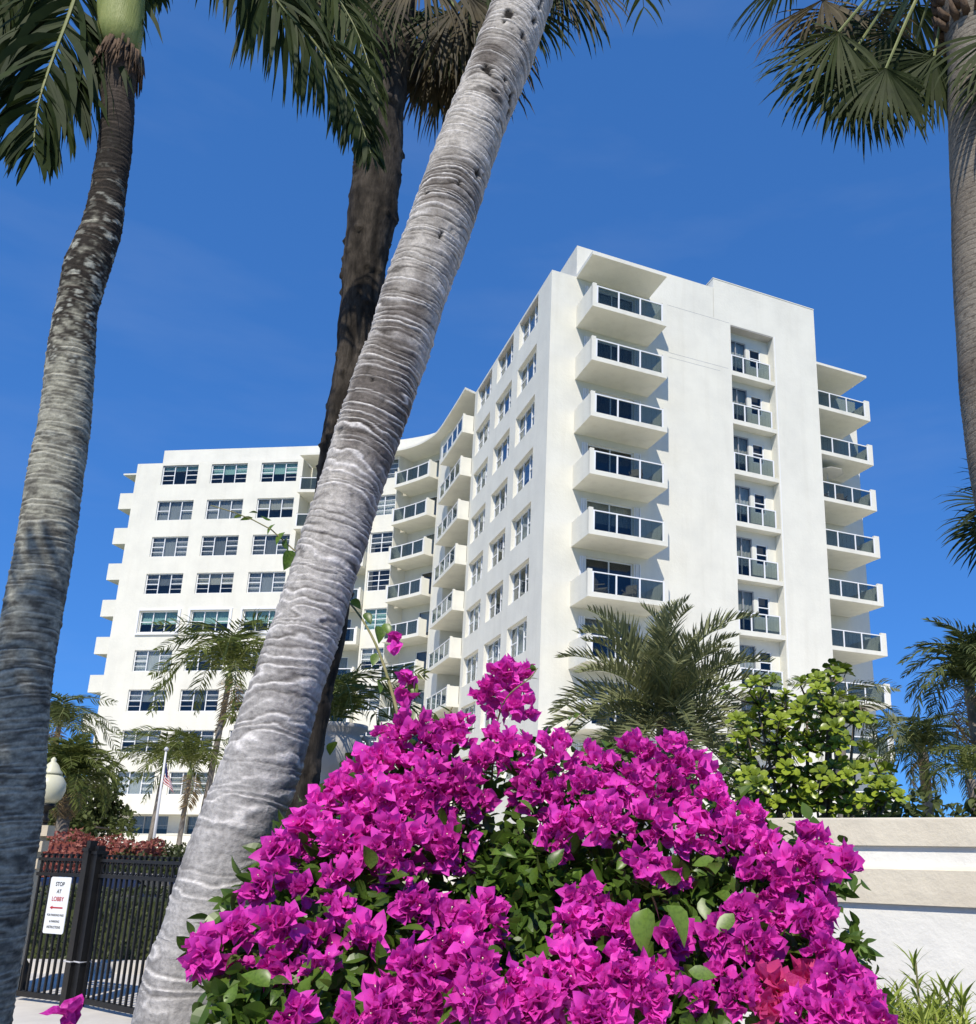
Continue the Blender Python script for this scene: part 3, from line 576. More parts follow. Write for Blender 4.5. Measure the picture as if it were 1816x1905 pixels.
def st_far(S, TH, Z, sd):
    u = TH/(2*pi); n = fnoise(u*6, S*7, 6, sd); return 0.02*(n-0.5), mixc((0.30, 0.265, 0.22), (0.15, 0.125, 0.1), (n-0.3)*2)

def pinnate(path, n, ll, wid, droop=1.0, seed=0, side=None, rr=0.014, lift=0.25, fwd=(0.35, 1.0), seg=5, t0=0.12, jitter=0.12, mats=0, split=1):
    """feather frond: rachis along path (world points) with n leaflets a side"""
    R = np.random.default_rng(seed); P, s = resample(path, 40); T = np.gradient(P, axis=0); T /= np.linalg.norm(T, axis=1)[:, None]
    b = MB(); b.tube(P, np.linspace(rr, rr*0.18, 40), 6, 1)
    for sg in (-1, 1):
        for t in np.linspace(t0, 0.995, n):
            t = min(max(t+R.normal(0, 0.35/n), 0.05), 0.998); k = t*39; i = min(int(k), 38); a = k-i; p = P[i]*(1-a)+P[i+1]*a; tg = unit(T[i]*(1-a)+T[i+1]*a)
            S_ = unit(side-tg*(side@tg)) if side is not None else ortho(tg)[0]
            N_ = np.cross(S_, tg); N_ = N_ if N_[2] > 0 else -N_
            L_ = ll*(0.55+0.75*sin(pi*min(1, 0.12+0.86*t))**0.8)*(1-0.45*t**4)*R.uniform(0.85, 1.1)
            d = unit(sg*S_*cos(0.25)+tg*(fwd[0]+(fwd[1]-fwd[0])*t)+N_*lift*R.uniform(0.3, 1.5)+R.normal(0, jitter, 3)); w0 = wid*R.uniform(0.8, 1.15)
            q = p.copy(); pts = [q]; st = L_/seg
            dr = droop*R.uniform(0.6, 1.4)
            for j in range(seg):
                d = unit(d+np.array([0, 0, -1.0])*dr*0.28*(0.35+j/seg)*1.3); q = q+d*st; pts.append(q)
            pts = np.array(pts); wv = unit(tg-d*(tg@d)+R.normal(0, 0.25, 3)); prof = np.array([0.35, 0.95, 1.0, 0.85, 0.5, 0.0][:seg+1]) if seg == 5 else np.array([0.4, 1.0, 0.75, 0.0]) 
            lft = pts[:-1]+wv*(prof[:-1, None]*w0/2); rgt = pts[:-1]-wv*(prof[:-1, None]*w0/2); v = np.concatenate([lft, rgt, pts[-1:]]); m_ = seg
            b.add(v, [(j, j+1, m_+j+1, m_+j) for j in range(seg-1)]+[(seg-1, 2*seg, m_+seg-1)], 0)
    return b
def fan(hub, D_, N_, R0, nseg=34, spread=112, seed=0, droop=1.0, pet=None, wid=1.0, ragged=0.2):
    """costapalmate fan leaf: segments joined near the hub, split and drooping at the tips"""
    R = np.random.default_rng(seed); D_ = unit(D_); N_ = unit(N_-D_*(N_@D_)); S_ = np.cross(N_, D_); b = MB()
    if pet is not None: b.tube(pet, np.linspace(0.022, 0.011, len(pet)), 6, 1)
    step = radians(2*spread/(nseg-1))
    for i in range(nseg):
        ph = radians(-spread)+step*i+R.normal(0, 0.02); L_ = R0*(0.70+0.30*cos(ph*0.8))*R.uniform(1-ragged, 1.05)
        d = unit(cos(ph)*D_+sin(ph)*S_-N_*0.30*abs(sin(ph))**1.5+N_*R.normal(0, 0.05)); q = np.array(hub, float); pts = [q]; fr = [0.16, 0.16, 0.16, 0.16, 0.18, 0.18]; dr = droop*R.uniform(0.5, 1.5)
        for j, f in enumerate(fr):
            if j > 1: d = unit(d+np.array([0, 0, -1.0])*dr*0.07*(j-1)**1.5)
            q = q+d*(L_*f); pts.append(q)
        pts = np.array(pts); wv = unit(-sin(ph)*D_+cos(ph)*S_); wv = unit(wv-d*(wv@d)+N_*R.normal(0, 0.15)); half = np.array([0.02, 1, 2, 2.4, 1.9, 1.2, 0])*0.16*L_*step*0.56*wid
        half[4:] = np.minimum(half[4:], [0.016, 0.010, 0]); n = len(pts)
        lf = pts[:-1]+wv*half[:-1, None]+N_*0.006*(i % 2); rg = pts[:-1]-wv*half[:-1, None]
        b.add(np.concatenate([lf, rg, pts[-1:]]), [(j, j+1, n-1+j+1, n-1+j) for j in range(n-2)]+[(n-2, 2*(n-1), n-1+n-2)], 0)
    return b
def pathpx(L_): return np.array([at(u, v, d) for u, v, d in L_])
def to_ground(P, r, grow=1.1):
    """carry a traced trunk on down to the ground along its last direction"""
    d = P[0]-P[1]; d = d/abs(d[2]); h = P[0][2]; d[0] *= 0.7; d[1] *= 0.3; return np.vstack([P[0]+np.array([d[0]*h, d[1]*h, -h-0.05]), P]), np.r_[r[0]*grow, r]

# --- the big leaning palm in front
tr = [(335, 1905, 165), (380, 1740, 152), (425, 1585, 142), (478, 1450, 141), (516, 1332, 131), (559, 1206, 126), (598, 1079, 119), (657, 890, 114), (717, 710, 116), (743, 644, 115), (775, 537, 114), (816, 430, 113), (852, 322, 111), (892, 215, 106), (936, 107, 105), (975, 0, 100), (1003, -90, 96)]
LD = 2.85; P = np.array([at(u, v, LD) for u, v, w_ in tr]); r_ = np.array([pxm(w_, p)/2 for (u, v, w_), p in zip(tr, P)]); P, r_ = to_ground(P, r_)
palmL = empty('palm_tree', P[0]*[1, 1, 0], 'thick pale grey leaning palm trunk with white leaf-scar rings, nearest to the camera', 'palm tree')
part('trunk', trunk(P, r_, 72, 1500, st_ringed, 5), 'bark_ringed', palmL, True)
tipL = P[-1]
b = MB(); b.tube([tipL-UP*0.02+np.array([0, 0, 0]), tipL+unit(P[-1]-P[-2])*0.5, tipL+unit(P[-1]-P[-2])*1.0], [r_[-1]*1.03, r_[-1]*0.9, 0.05], 20); part('crownshaft', b, 'crownshaft', palmL, True)
cL = tipL+unit(P[-1]-P[-2])*0.9
for k, az in enumerate([80, 130, 180, 235, 285]):
    a = radians(az); h = np.array([cos(a), sin(a), 0]); q = [cL, cL+h*0.4+UP*0.7, cL+h*0.95+UP*1.25, cL+h*1.6+UP*1.45, cL+h*2.1+UP*1.3]
    part('frond', pinnate(q, 46, 0.55, 0.035, 1.0, 100+k), ['frond', 'rachis'], palmL)

# --- left palm with green crownshaft
tr = [(-36, 1905, 104), (-16, 1772, 104), (-3, 1674, 104), (12, 1575, 104), (25, 1477, 104), (30, 1378, 104), (38, 1280, 103), (52, 1190, 100), (70, 1090, 98), (88, 990, 96), (103, 890, 92), (120, 790, 88), (130, 690, 82), (139, 600, 73), (146, 562, 70), (162, 496, 76), (187, 430, 68), (201, 363, 60), (211, 297, 58), (218, 231, 56), (220.5, 165, 57), (224.5, 107, 66), (225, 85, 60)]
LD = 4.6; P = np.array([at(u, v, LD) for u, v, w_ in tr]); r_ = np.array([pxm(w_, p)/2*0.96 for (u, v, w_), p in zip(tr, P)]); P, r_ = to_ground(P, r_, 1.0)
palm1 = empty('palm_tree', P[0]*[1, 1, 0], 'curved dark and grey mottled palm with green crownshaft beside the gate pillar at far left', 'palm tree')
part('trunk', trunk(P, r_, 56, 1300, st_grey, 21), 'bark_grey', palm1, True)
cs = pathpx([(225, 108, LD), (224, 60, LD), (225, 0, LD), (228, -120, LD), (230, -260, LD)]); b = MB(); b.tube(cs, [pxm(w_, p)/2 for w_, p in zip((60, 74, 79, 80, 50), cs)], 24); part('crownshaft', b, 'crownshaft', palm1, True)
b = MB(); R_ = np.random.default_rng(4)
for k in range(120):                                             # torn husk where the last leaf base came away
    a = R_.uniform(0, 2*pi); p0 = cs[0]+np.array([cos(a)*0.098, sin(a)*0.098, R_.uniform(-0.08, 0.07)*(0.4+0.6*abs(sin(a*1.5)))]); b.tube([p0, p0+np.array([cos(a)*0.012, sin(a)*0.012, -0.05]), p0+np.array([cos(a)*0.03*R_.random(), sin(a)*0.03, -R_.uniform(0.08, 0.16)])], [0.009, 0.007, 0.001], 4)
part('husk', b, 'boots', palm1, True)
c1 = cs[-1]
def fr(path, n, ll, wd, droop, seed, parent, mats=('frond', 'rachis'), **k): return part('frond', pinnate(path, n, ll, wd, droop, seed, **k), list(mats), parent)
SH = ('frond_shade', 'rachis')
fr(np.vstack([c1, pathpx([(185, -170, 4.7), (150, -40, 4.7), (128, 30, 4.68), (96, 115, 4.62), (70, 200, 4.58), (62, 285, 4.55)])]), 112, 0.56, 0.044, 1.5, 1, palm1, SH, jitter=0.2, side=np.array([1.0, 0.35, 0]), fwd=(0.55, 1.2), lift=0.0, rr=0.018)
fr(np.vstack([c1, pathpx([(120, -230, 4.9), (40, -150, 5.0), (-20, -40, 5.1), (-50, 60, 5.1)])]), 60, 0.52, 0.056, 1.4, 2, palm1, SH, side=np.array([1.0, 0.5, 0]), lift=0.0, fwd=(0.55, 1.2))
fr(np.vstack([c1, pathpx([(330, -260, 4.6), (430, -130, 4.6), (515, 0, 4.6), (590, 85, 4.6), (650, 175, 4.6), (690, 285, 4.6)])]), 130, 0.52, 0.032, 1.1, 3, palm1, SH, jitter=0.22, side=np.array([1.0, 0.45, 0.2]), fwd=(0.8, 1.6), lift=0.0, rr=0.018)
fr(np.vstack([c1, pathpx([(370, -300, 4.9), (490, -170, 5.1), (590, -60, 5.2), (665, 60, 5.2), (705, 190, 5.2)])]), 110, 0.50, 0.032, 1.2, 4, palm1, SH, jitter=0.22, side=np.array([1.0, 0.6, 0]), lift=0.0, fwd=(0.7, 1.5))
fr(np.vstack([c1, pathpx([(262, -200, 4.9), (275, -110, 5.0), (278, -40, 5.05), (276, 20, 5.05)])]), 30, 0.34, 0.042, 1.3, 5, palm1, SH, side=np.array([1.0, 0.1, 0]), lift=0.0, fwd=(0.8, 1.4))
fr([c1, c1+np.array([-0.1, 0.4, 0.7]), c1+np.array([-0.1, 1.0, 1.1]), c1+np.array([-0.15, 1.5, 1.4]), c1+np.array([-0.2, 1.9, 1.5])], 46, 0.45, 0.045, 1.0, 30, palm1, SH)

# --- fan palm behind the leaning one, its rough trunk coloured dark for crown shade
tr = [(565, 1365, 84), (590, 1224, 84), (607, 1130, 84), (634, 850, 80), (655, 720, 80), (668, 620, 78), (676, 540, 74), (684, 460, 84), (694, 390, 92), (702, 310, 90), (714, 200, 84), (724, 100, 80), (733, 0, 80), (745, -140, 80), (752, -240, 84)]
LD = 6.6; P = np.array([at(u, v, LD) for u, v, w_ in tr]); r_ = np.array([pxm(w_, p)/2*0.95 for (u, v, w_), p in zip(tr, P)]); P, r_ = to_ground(P, r_)
palm3 = empty('fan_palm', P[0]*[1, 1, 0], 'rough-barked fan palm, trunk coloured as in shade, behind the leaning palm, drooping leaf skirt at the top', 'palm tree')
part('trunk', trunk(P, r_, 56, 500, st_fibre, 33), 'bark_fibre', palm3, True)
def fanleaf(parent, cpt, hubpx, d, tippx, d2, R0, seed, mats=('fan', 'rachis'), nrm=(0, -1, 0.5), **k):
    hub = at(*hubpx, d); tip = at(*tippx, d2); D_ = tip-hub; mid = (cpt+hub)/2+UP*0.25
    pet, _ = resample(np.array([cpt, mid, hub]), 9); return part('fan_leaf', fan(hub, D_, np.array(nrm, float), R0, seed=seed, pet=pet, **k), list(mats), parent)
c3 = P[-1]+np.array([0.05, 0, 0.1])
H3 = [((800, 10), 6.5, (800, 200), 6.4, 0.95, 0), ((845, 20), 6.3, (840, 250), 6.1, 1.0, 1), ((880, 10), 6.7, (890, 220), 6.6, 0.95, 2), ((795, 60), 6.9, (785, 240), 6.9, 0.9, 1), ((930, -20), 6.5, (960, 160), 6.4, 0.9, 0), ((860, 80), 6.8, (850, 270), 6.8, 0.85, 1), ((1010, -90), 6.7, (1090, 70), 6.6, 1.0, 0), ((960, -110), 6.3, (1060, 40), 6.1, 0.9, 2), ((900, -40), 6.2, (905, 180), 6.0, 0.9, 2), ((620, -60), 6.8, (520, 80), 6.9, 0.9, 0), ((560, -120), 6.5, (440, 20), 6.4, 0.9, 2), ((660, -10), 6.9, (600, 150), 7.0, 0.8, 0), ((780, -60), 6.0, (775, 120), 5.8, 0.9, 1), ((800, 85), 6.9, (795, 300), 6.9, 0.95, 1), ((850, 60), 7.0, (850, 300), 7.0, 1.0, 0), ((890, 40), 6.9, (890, 290), 6.9, 1.0, 1), ((825, 110), 7.1, (815, 300), 7.1, 0.85, 0), ((960, 10), 7.0, (985, 190), 7.0, 0.9, 0), ((1030, -70), 6.9, (1140, 60), 6.9, 1.05, 1), ((1045, -30), 7.0, (1110, 130), 7.0, 0.9, 0), ((770, 20), 7.0, (765, 230), 7.1, 0.9, 0), ((590, -40), 7.0, (500, 60), 7.1, 0.95, 0), ((640, -30), 6.6, (560, 150), 6.5, 0.95, 1), ((690, 0), 6.3, (640, 210), 6.1, 0.9, 0), ((480, -120), 6.8, (380, 10), 6.9, 0.95, 1), ((540, -60), 7.0, (470, 110), 7.1, 0.85, 1), ((870, -10), 6.2, (860, 200), 6.0, 0.95, 1), ((920, 60), 7.1, (930, 250), 7.1, 0.85, 1), ((800, 130), 6.9, (790, 330), 6.9, 0.85, 1), ((850, 120), 7.0, (845, 330), 7.0, 0.9, 1), ((890, 110), 6.8, (885, 320), 6.8, 0.85, 1), ((770, 90), 7.0, (768, 300), 7.0, 0.85, 1), ((830, 60), 6.7, (825, 280), 6.6, 0.95, 1)]
for k, (h, d, t, d2, R0, ty) in enumerate(H3): fanleaf(palm3, c3, h, d, t, d2, R0, 200+k, (('fan', 'rachis'), ('fan_dry', 'rachis'), ('fan', 'rachis'))[ty], nrm=(0.3*sin(k*2.1), -1, 0.35), nseg=34, spread=80, droop=1.2, ragged=0.3)
for k in range(9):
    a = radians(k*40+10); h = np.array([cos(a), sin(a), 0]); hub = c3+h*0.9+UP*0.8; pet, _ = resample(np.array([c3, c3+h*0.4+UP*0.6, hub]), 9); part('fan_leaf', fan(hub, h+UP*0.2, UP-h*0.3, 0.95, seed=240+k, pet=pet, droop=0.7), ['fan', 'rachis'], palm3)

# --- fan palm at the right edge
tr = [(2010, 1850, 112), (1960, 1500, 112), (1915, 1200, 112), (1886, 1000, 114), (1866, 880, 116), (1853, 790, 116), (1844, 690, 116), (1838, 600, 116), (1832, 500, 114), (1829, 394, 112), (1826, 315, 112), (1823, 250, 111), (1819, 100, 108), (1815, 40, 116), (1812, -40, 120), (1808, -130, 90)]
LD = 6.4; P = np.array([at(u, v, LD) for u, v, w_ in tr]); r_ = np.array([pxm(w_, p)/2*0.97 for (u, v, w_), p in zip(tr, P)]); P, r_ = to_ground(P, r_)
palm4 = empty('fan_palm', P[0]*[1, 1, 0], 'tall fan palm with finely cracked brown trunk at the right edge of the photo', 'palm tree')
part('trunk', trunk(P, r_, 64, 900, st_scaly, 44), 'bark_scaly', palm4, True)
c4 = P[-1]; b = MB(); R_ = np.random.default_rng(8)
for k in range(90):                                              # old leaf bases below the crown
    a = R_.uniform(0, 2*pi); z_ = R_.uniform(-0.15, 0.55); p0 = at(1814, 40, LD)+np.array([cos(a)*0.27, sin(a)*0.27, z_]); p0[2] = p0[2]; o_ = np.array([cos(a), sin(a), 0])
    b.tube([p0-o_*0.06-UP*0.05, p0+o_*0.02, p0+o_*0.05+UP*R_.uniform(0.05, 0.14)], [0.035, 0.03, 0.008], 5)
part('leaf_bases', b, 'boots', palm4, True)
H4 = [((1590, 95), 6.2, (1480, 190), 6.0, 1.0, 0, (0.2, -1, 0.3)), ((1580, 110), 6.4, (1545, 270), 6.3, 0.98, 0, (0.1, -1, 0.2)), ((1648, 128), 6.1, (1640, 270), 6.0, 0.80, 0, (0, -1, 0.1)), ((1738, 105), 6.3, (1700, 260), 6.3, 0.82, 0, (0.1, -1, 0.2)), ((1755, 110), 6.8, (1760, 250), 6.8, 0.75, 0, (0, -1, 0.1)), ((1530, 0), 6.2, (1420, 70), 6.1, 0.85, 2, (0.1, -0.8, 0.8)), ((1560, 20), 6.6, (1560, 150), 6.7, 0.8, 1, (0.1, -1, 0.2)), ((1620, 20), 6.7, (1600, 120), 6.8, 0.75, 1, (0, -1, 0.3)), ((1700, 10), 6.9, (1670, 90), 7.0, 0.75, 0, (0, -1, 0.4)), ((1480, -60), 6.5, (1380, 10), 6.5, 0.95, 0, (0.1, -0.7, 1)), ((1660, 60), 6.5, (1610, 190), 6.5, 0.85, 0, (0.2, -1, 0.1)), ((1700, 90), 6.9, (1655, 260), 7.0, 0.8, 0, (0, -1, 0.1)), ((1560, 60), 6.0, (1450, 130), 5.9, 0.85, 0, (0.2, -1, 0.5)), ((1610, 140), 6.6, (1580, 300), 6.7, 0.8, 0, (0.1, -1, 0.1)), ((1900, 100), 6.2, (1960, 230), 6.2, 0.9, 0, (0, -1, 0.3)), ((1860, 60), 6.0, (1900, 200), 5.9, 0.8, 0, (0, -1, 0.3))]
for k, (h, d, t, d2, R0, ty, nr) in enumerate(H4): fanleaf(palm4, c4+np.array([0, 0, -0.1]), h, d, t, d2, R0, 300+k, (('fan', 'rachis'), ('fan_dry', 'rachis'), ('fan_dry', 'rachis'))[ty], nrm=nr, nseg=36, spread=105, droop=0.8)
for k in range(10):
    a = radians(k*36); h = np.array([cos(a), sin(a), 0]); hub = c4+h*0.9+UP*0.9; pet, _ = resample(np.array([c4, c4+h*0.4+UP*0.6, hub]), 9); part('fan_leaf', fan(hub, h+UP*0.3, UP-h*0.3, 0.95, seed=340+k, pet=pet, droop=0.7), ['fan', 'rachis'], palm4)
# second fan palm, mostly outside the right edge lower down
pb = at(1935, 940, 10.5)
palm5 = empty('fan_palm', (pb[0], pb[1], 0), 'dark fan leaves poking in at the right edge halfway down, behind the cracked brown trunk', 'palm tree')
part('trunk', trunk([(pb[0], pb[1], -0.05), (pb[0]+0.05, pb[1], pb[2]*0.5), pb], [0.2, 0.18, 0.17], 24, 120, st_scaly, 51), 'bark_scaly', palm5, True)
for k, (h, d, t, d2) in enumerate([((1850, 935), 10.2, (1770, 930), 10.0), ((1845, 965), 10.4, (1760, 1010), 10.3), ((1860, 985), 10.2, (1800, 1075), 10.1), ((1880, 910), 10.6, (1830, 850), 10.6), ((1930, 870), 10.6, (1960, 780), 10.6), ((1980, 930), 10.4, (2070, 950), 10.3), ((1960, 1000), 10.2, (2010, 1080), 10.1)]):
    fanleaf(palm5, pb, h, d, t, d2, 0.72, 400+k, nrm=(0.1*k-0.2, -1, 0.5), nseg=30, spread=100, droop=0.5)

# --- smaller palms in the grounds; fronds share a few meshes
def local_frond(L_, rise, drop, n, ll, wd, seed, droop=1.0, stiff=False):
    q = [(0, 0, 0), (0.3*L_, 0, rise*0.55), (0.62*L_, 0, rise*0.75), (0.86*L_, 0, rise*0.75-drop*0.4), (L_, 0, rise*0.75-drop)]
    b = pinnate(np.array(q, float), n, ll, wd, droop, seed, rr=0.02*L_/2, lift=0.9 if stiff else 0.3, seg=3, fwd=(0.6, 1.3) if stiff else (0.3, 0.9), jitter=0.08)
    return b
FRM = {}
def frmesh(kind, i, mats):
    key = (kind, i, mats[0])
    if key not in FRM:
        R = np.random.default_rng(900+i*7+len(kind))
        if kind == 'date': bm = local_frond(1, 0.10, R.uniform(0.10, 0.28), 52, 0.19, 0.017, 500+i, 0.3, True)
        elif kind == 'arch': bm = local_frond(1, 0.28, R.uniform(0.4, 0.65), 34, 0.30, 0.030, 520+i, 1.1)
        else: bm = local_frond(1, 0.15, R.uniform(0.75, 1.1), 36, 0.28, 0.026, 540+i, 1.4)
        FRM[key] = bm.mesh('frond', list(mats))
    return FRM[key]
def small_palm(name, top, base_xy, rt, label, kind, L_, els, mats, seed, group=None, dead=0, trk='bark_scaly', shaft=None, bend=0.0):
    R = np.random.default_rng(seed); z0 = float(gz(*base_xy)); o = empty(name, (base_xy[0], base_xy[1], z0), label, 'palm tree', group)
    b0 = np.array([base_xy[0], base_xy[1], z0-0.05]); mid = (b0+top)/2+np.array([bend, 0, 0])
    part('trunk', trunk([b0, mid, top], [rt*1.2, rt, rt*0.95], 16, 90, st_far, seed), trk, o, True)
    if shaft:
        b = MB(); b.tube([top-UP*0.01, top+UP*shaft*0.5, top+UP*shaft], [rt*1.15, rt*1.1, rt*0.3], 12); part('crownshaft', b, 'crownshaft', o, True)
    ap = top+UP*(shaft or 0.0)*0.9-np.array(o.location)
    for el, cnt in els:
        for k in range(cnt):
            az = 2*pi*(k+R.uniform(-0.3, 0.3))/cnt+el*3.1; e = radians(el+R.uniform(-7, 7))
            link('frond', frmesh(kind, int(R.integers(4)), mats), o, ap, rot=(R.uniform(-0.25, 0.25), -e, az), scale=L_*R.uniform(0.88, 1.12))
    for k in range(dead):
        az = R.uniform(0, 2*pi); link('frond', frmesh('weep', k % 2, ('frond_dead', 'rachis')), o, ap-UP*0.05, rot=(0, radians(62), az), scale=L_*0.8)
    return o
G = ('frond', 'rachis'); GD = ('frond_dark', 'rachis'); GP = ('frond_date', 'rachis')
def sp(u, v, d): return at(u, v, d)
t = sp(1237, 1326, 20); small_palm('date_palm', t, (t[0]+0.1, t[1]), 0.22, 'grey-green date palm with a full round head in front of the tower', 'date', 2.7, [(80, 4), (62, 6), (45, 8), (28, 9), (10, 10), (-8, 10), (-28, 10), (-45, 8)], GP, 61, trk='bark_fibre')
t = sp(425, 1275, 36); small_palm('palm_tree', t, (t[0]-0.5, t[1]), 0.11, 'feathery palm against the west wing, tucked beside the leaning trunk', 'weep', 2.3, [(70, 4), (48, 6), (25, 7), (2, 5)], G, 62, 'feather palms in front of the west wing', dead=2, shaft=0.6)
t = sp(303, 1440, 37); small_palm('palm_tree', t, (t[0]-0.2, t[1]), 0.085, 'short arching palm right behind the flagpole', 'weep', 1.5, [(66, 3), (42, 5), (15, 5)], G, 63, 'feather palms in front of the west wing', shaft=0.45)
t = sp(352, 1450, 36); small_palm('palm_tree', t, (t[0]-0.1, t[1]), 0.085, 'short palm with a brown hanging dead frond between flagpole and leaning trunk', 'weep', 1.75, [(66, 4), (42, 5), (15, 6)], G, 64, 'feather palms in front of the west wing', dead=2, shaft=0.45)
t = sp(110, 1352, 52); small_palm('palm_tree', t, (t[0]-0.3, t[1]), 0.13, 'tallest distant palm against the sky left of the building', 'weep', 2.2, [(70, 4), (45, 7), (20, 8), (-8, 7)], GD, 65, dead=2)
t = sp(130, 1452, 27); small_palm('palm_tree', t, (t[0], t[1]), 0.16, 'shaggy palm with brown trunk left of the building, right of the globe lamp', 'arch', 1.2, [(72, 6), (50, 9), (26, 11), (2, 10), (-25, 8)], G, 66, dead=4, trk='bark_fibre')
t = sp(1717, 1400, 24); small_palm('palm_tree', t, (t[0]+0.05, t[1]), 0.14, 'dark shaggy palm with pale upright trunk standing above the garden wall', 'weep', 1.25, [(70, 6), (48, 10), (22, 11), (-4, 10)], GD, 67, 'palms beyond the garden wall', dead=2)
t = sp(1803, 1278, 21); small_palm('palm_tree', t, (t[0]+0.3, t[1]), 0.13, 'taller palm at the right edge above the garden wall', 'arch', 1.5, [(74, 4), (52, 6), (28, 7), (4, 7), (-20, 5)], GD, 68, 'palms beyond the garden wall', dead=5)
t = sp(1806, 1450, 17); small_palm('palm_tree', t, (t[0]+0.2, t[1]), 0.09, 'low thin-leaved palm in the right corner above the garden wall', 'weep', 0.8, [(66, 4), (42, 4), (15, 4)], G, 69, 'palms beyond the garden wall', dead=3)
t = sp(1560, 1345, 16); small_palm('palm_tree', t, (t[0], t[1]), 0.11, 'pale drooping palm fronds showing behind the yellow-green shrub', 'weep', 0.95, [(64, 3), (40, 4), (16, 4), (-8, 3)], ('frond_date', 'rachis'), 70, 'palms beyond the garden wall')
# palm standing behind the camera to the left: its crown shades the foot of the left-hand trunks
pbk = np.array([-3.2, -0.2, 4.6])
small_palm('palm_tree', pbk, (-3.9, -1.0), 0.14, 'palm outside the photo whose crown shades the foot of the leftmost trunk', 'arch', 1.45, [(70, 7), (45, 13), (20, 16), (0, 15), (-15, 10)], G, 71, shaft=0.6)
# ------------------------------------------------------------------ garden wall on the right
gd = np.array([sin(radians(120)), cos(radians(120))]); g0 = at(1600, 1567, 6.0)[:2]
gw = Fac(g0-gd*1.7, ux=gd)
gwall = empty('garden_wall', (*gw.xy(2.5, 0.1), 0), 'white rendered garden wall with cream coping and moulded band beside the bougainvillea', 'wall')
def wpart(name, boxes, m_, prof=None):
    b = MB(); T = lambda v: np.c_[gw.o+v[:, :1]*gw.ux+v[:, 1:2]*gw.uy, v[:, 2]]
    for q in boxes: b.box(*q, T=T)
    if prof:
        x0, x1, pts = prof; n = len(pts); v = np.array([(x, y, z) for x in (x0, x1) for y, z in pts], float); b.add(T(v), [(i, (i+1) % n, n+(i+1) % n, n+i) for i in range(n)]+[tuple(range(n-1, -1, -1)), tuple(range(n, 2*n))])
    return part(name, b, m_, gwall)
wpart('wall_panel', [(0, 6.5, 0.0, 0.2, -0.1, 1.25)], 'wall_white'); wpart('wall_panel', [(0, 6.5, 0.012, 0.19, 1.25, 1.6)], 'wall_white')
wpart('coping', [], 'wall_band', (-0.03, 6.55, [(-0.016, 1.601), (0.215, 1.601), (0.215, 1.76), (0.1, 1.778), (-0.016, 1.765)]))
wpart('moulding', [], 'wall_band', (-0.02, 6.5, [(-0.03, 1.25), (0.009, 1.252), (0.009, 1.477), (-0.03, 1.458)]))

# ------------------------------------------------------------------ gate, pillars, sign, lamp
GA, GB_, GC, GD_ = np.array([-5.86, 9.36]), np.array([-5.22, 9.08]), np.array([-5.03, 9.02]), np.array([-2.75, 7.52])
def gate_leaf(a, c, label, posts):
    f = Fac(a, c); o = empty('gate_leaf', (*a, 0), label, 'gate', 'the two leaves of the iron gate'); T = lambda v: np.c_[f.o+v[:, :1]*f.ux+v[:, 1:2]*f.uy, v[:, 2]]
    def bx(name, *q):
        b = MB(); b.box(*q, T=T); return part(name, b, 'iron', o)
    L_ = f.L
    bx('rail', 0, L_, -0.02, 0.02, 1.355, 1.385); bx('rail', 0, L_, -0.02, 0.02, 1.205, 1.24); bx('rail', 0, L_, -0.02, 0.02, 0.05, 0.10)
    n = int(round(L_/0.098)); xs = np.linspace(0.035, L_-0.035, n+1)
    for i, x in enumerate(xs):
        if posts and (x < 0.02 or x > L_+1): continue
        b = MB(); b.box(x-0.010, x+0.010, -0.010, 0.010, 0.101, 1.204, T=T); b.box(x-0.010, x+0.010, -0.010, 0.010, 1.241, 1.354, T=T); b.box(x-0.010, x+0.010, -0.010, 0.010, 1.386, 1.405, T=T); b.box(x-0.017, x+0.017, -0.017, 0.017, 1.405, 1.425, T=T); part('picket', b, 'iron', o)
    for i in range(n):
        x = (xs[i]+xs[i+1])/2; th = np.linspace(0, 2*pi, 17); b = MB(); b.tube(T(np.stack([x+0.036*np.cos(th), 0*th, 1.297+0.05*np.sin(th)], 1)), 0.007, 5, cap=False); part('ring', b, 'iron', o)
    return o, f, T
gl, fgl, Tgl = gate_leaf(GA, GB_, 'short left leaf of the black iron gate carrying the white sign', False)
gr, fgr, Tgr = gate_leaf(GC, GD_, 'long right leaf of the black iron gate running behind the leaning palm', False)
for k, p in enumerate(((-5.175, 9.06), (-5.07, 9.035))):
    o = tag(link('gate_post', None), ('left' if k == 0 else 'right')+' one of the paired thick black iron gate posts', 'gate post', 'paired iron gate posts'); o.location = (p[0], p[1], 0); f = Fac(np.array(p), ux=fgr.ux); T = lambda v, f=f: np.c_[f.o+v[:, :1]*f.ux+v[:, 1:2]*f.uy, v[:, 2]]
    b = MB(); b.box(-0.05, 0.05, -0.05, 0.05, -0.02, 1.46-0.03*k, T=T); part('shaft', b, 'iron', o)
    b = MB(); b.box(-0.06, 0.06, -0.06, 0.06, 1.46-0.03*k, 1.49-0.03*k, T=T); b.box(-0.035, 0.035, -0.035, 0.035, 1.49-0.03*k, 1.56-0.05*k, T=T); part('cap', b, 'iron', o)
    b = MB(); b.tube([T(np.array([[x, y, 0.42]]))[0] for x, y in ((-0.062, -0.062), (0.062, -0.062), (0.062, 0.062), (-0.062, 0.062), (-0.062, -0.062))], 0.008, 6); part('chain', b, 'chrome', o)
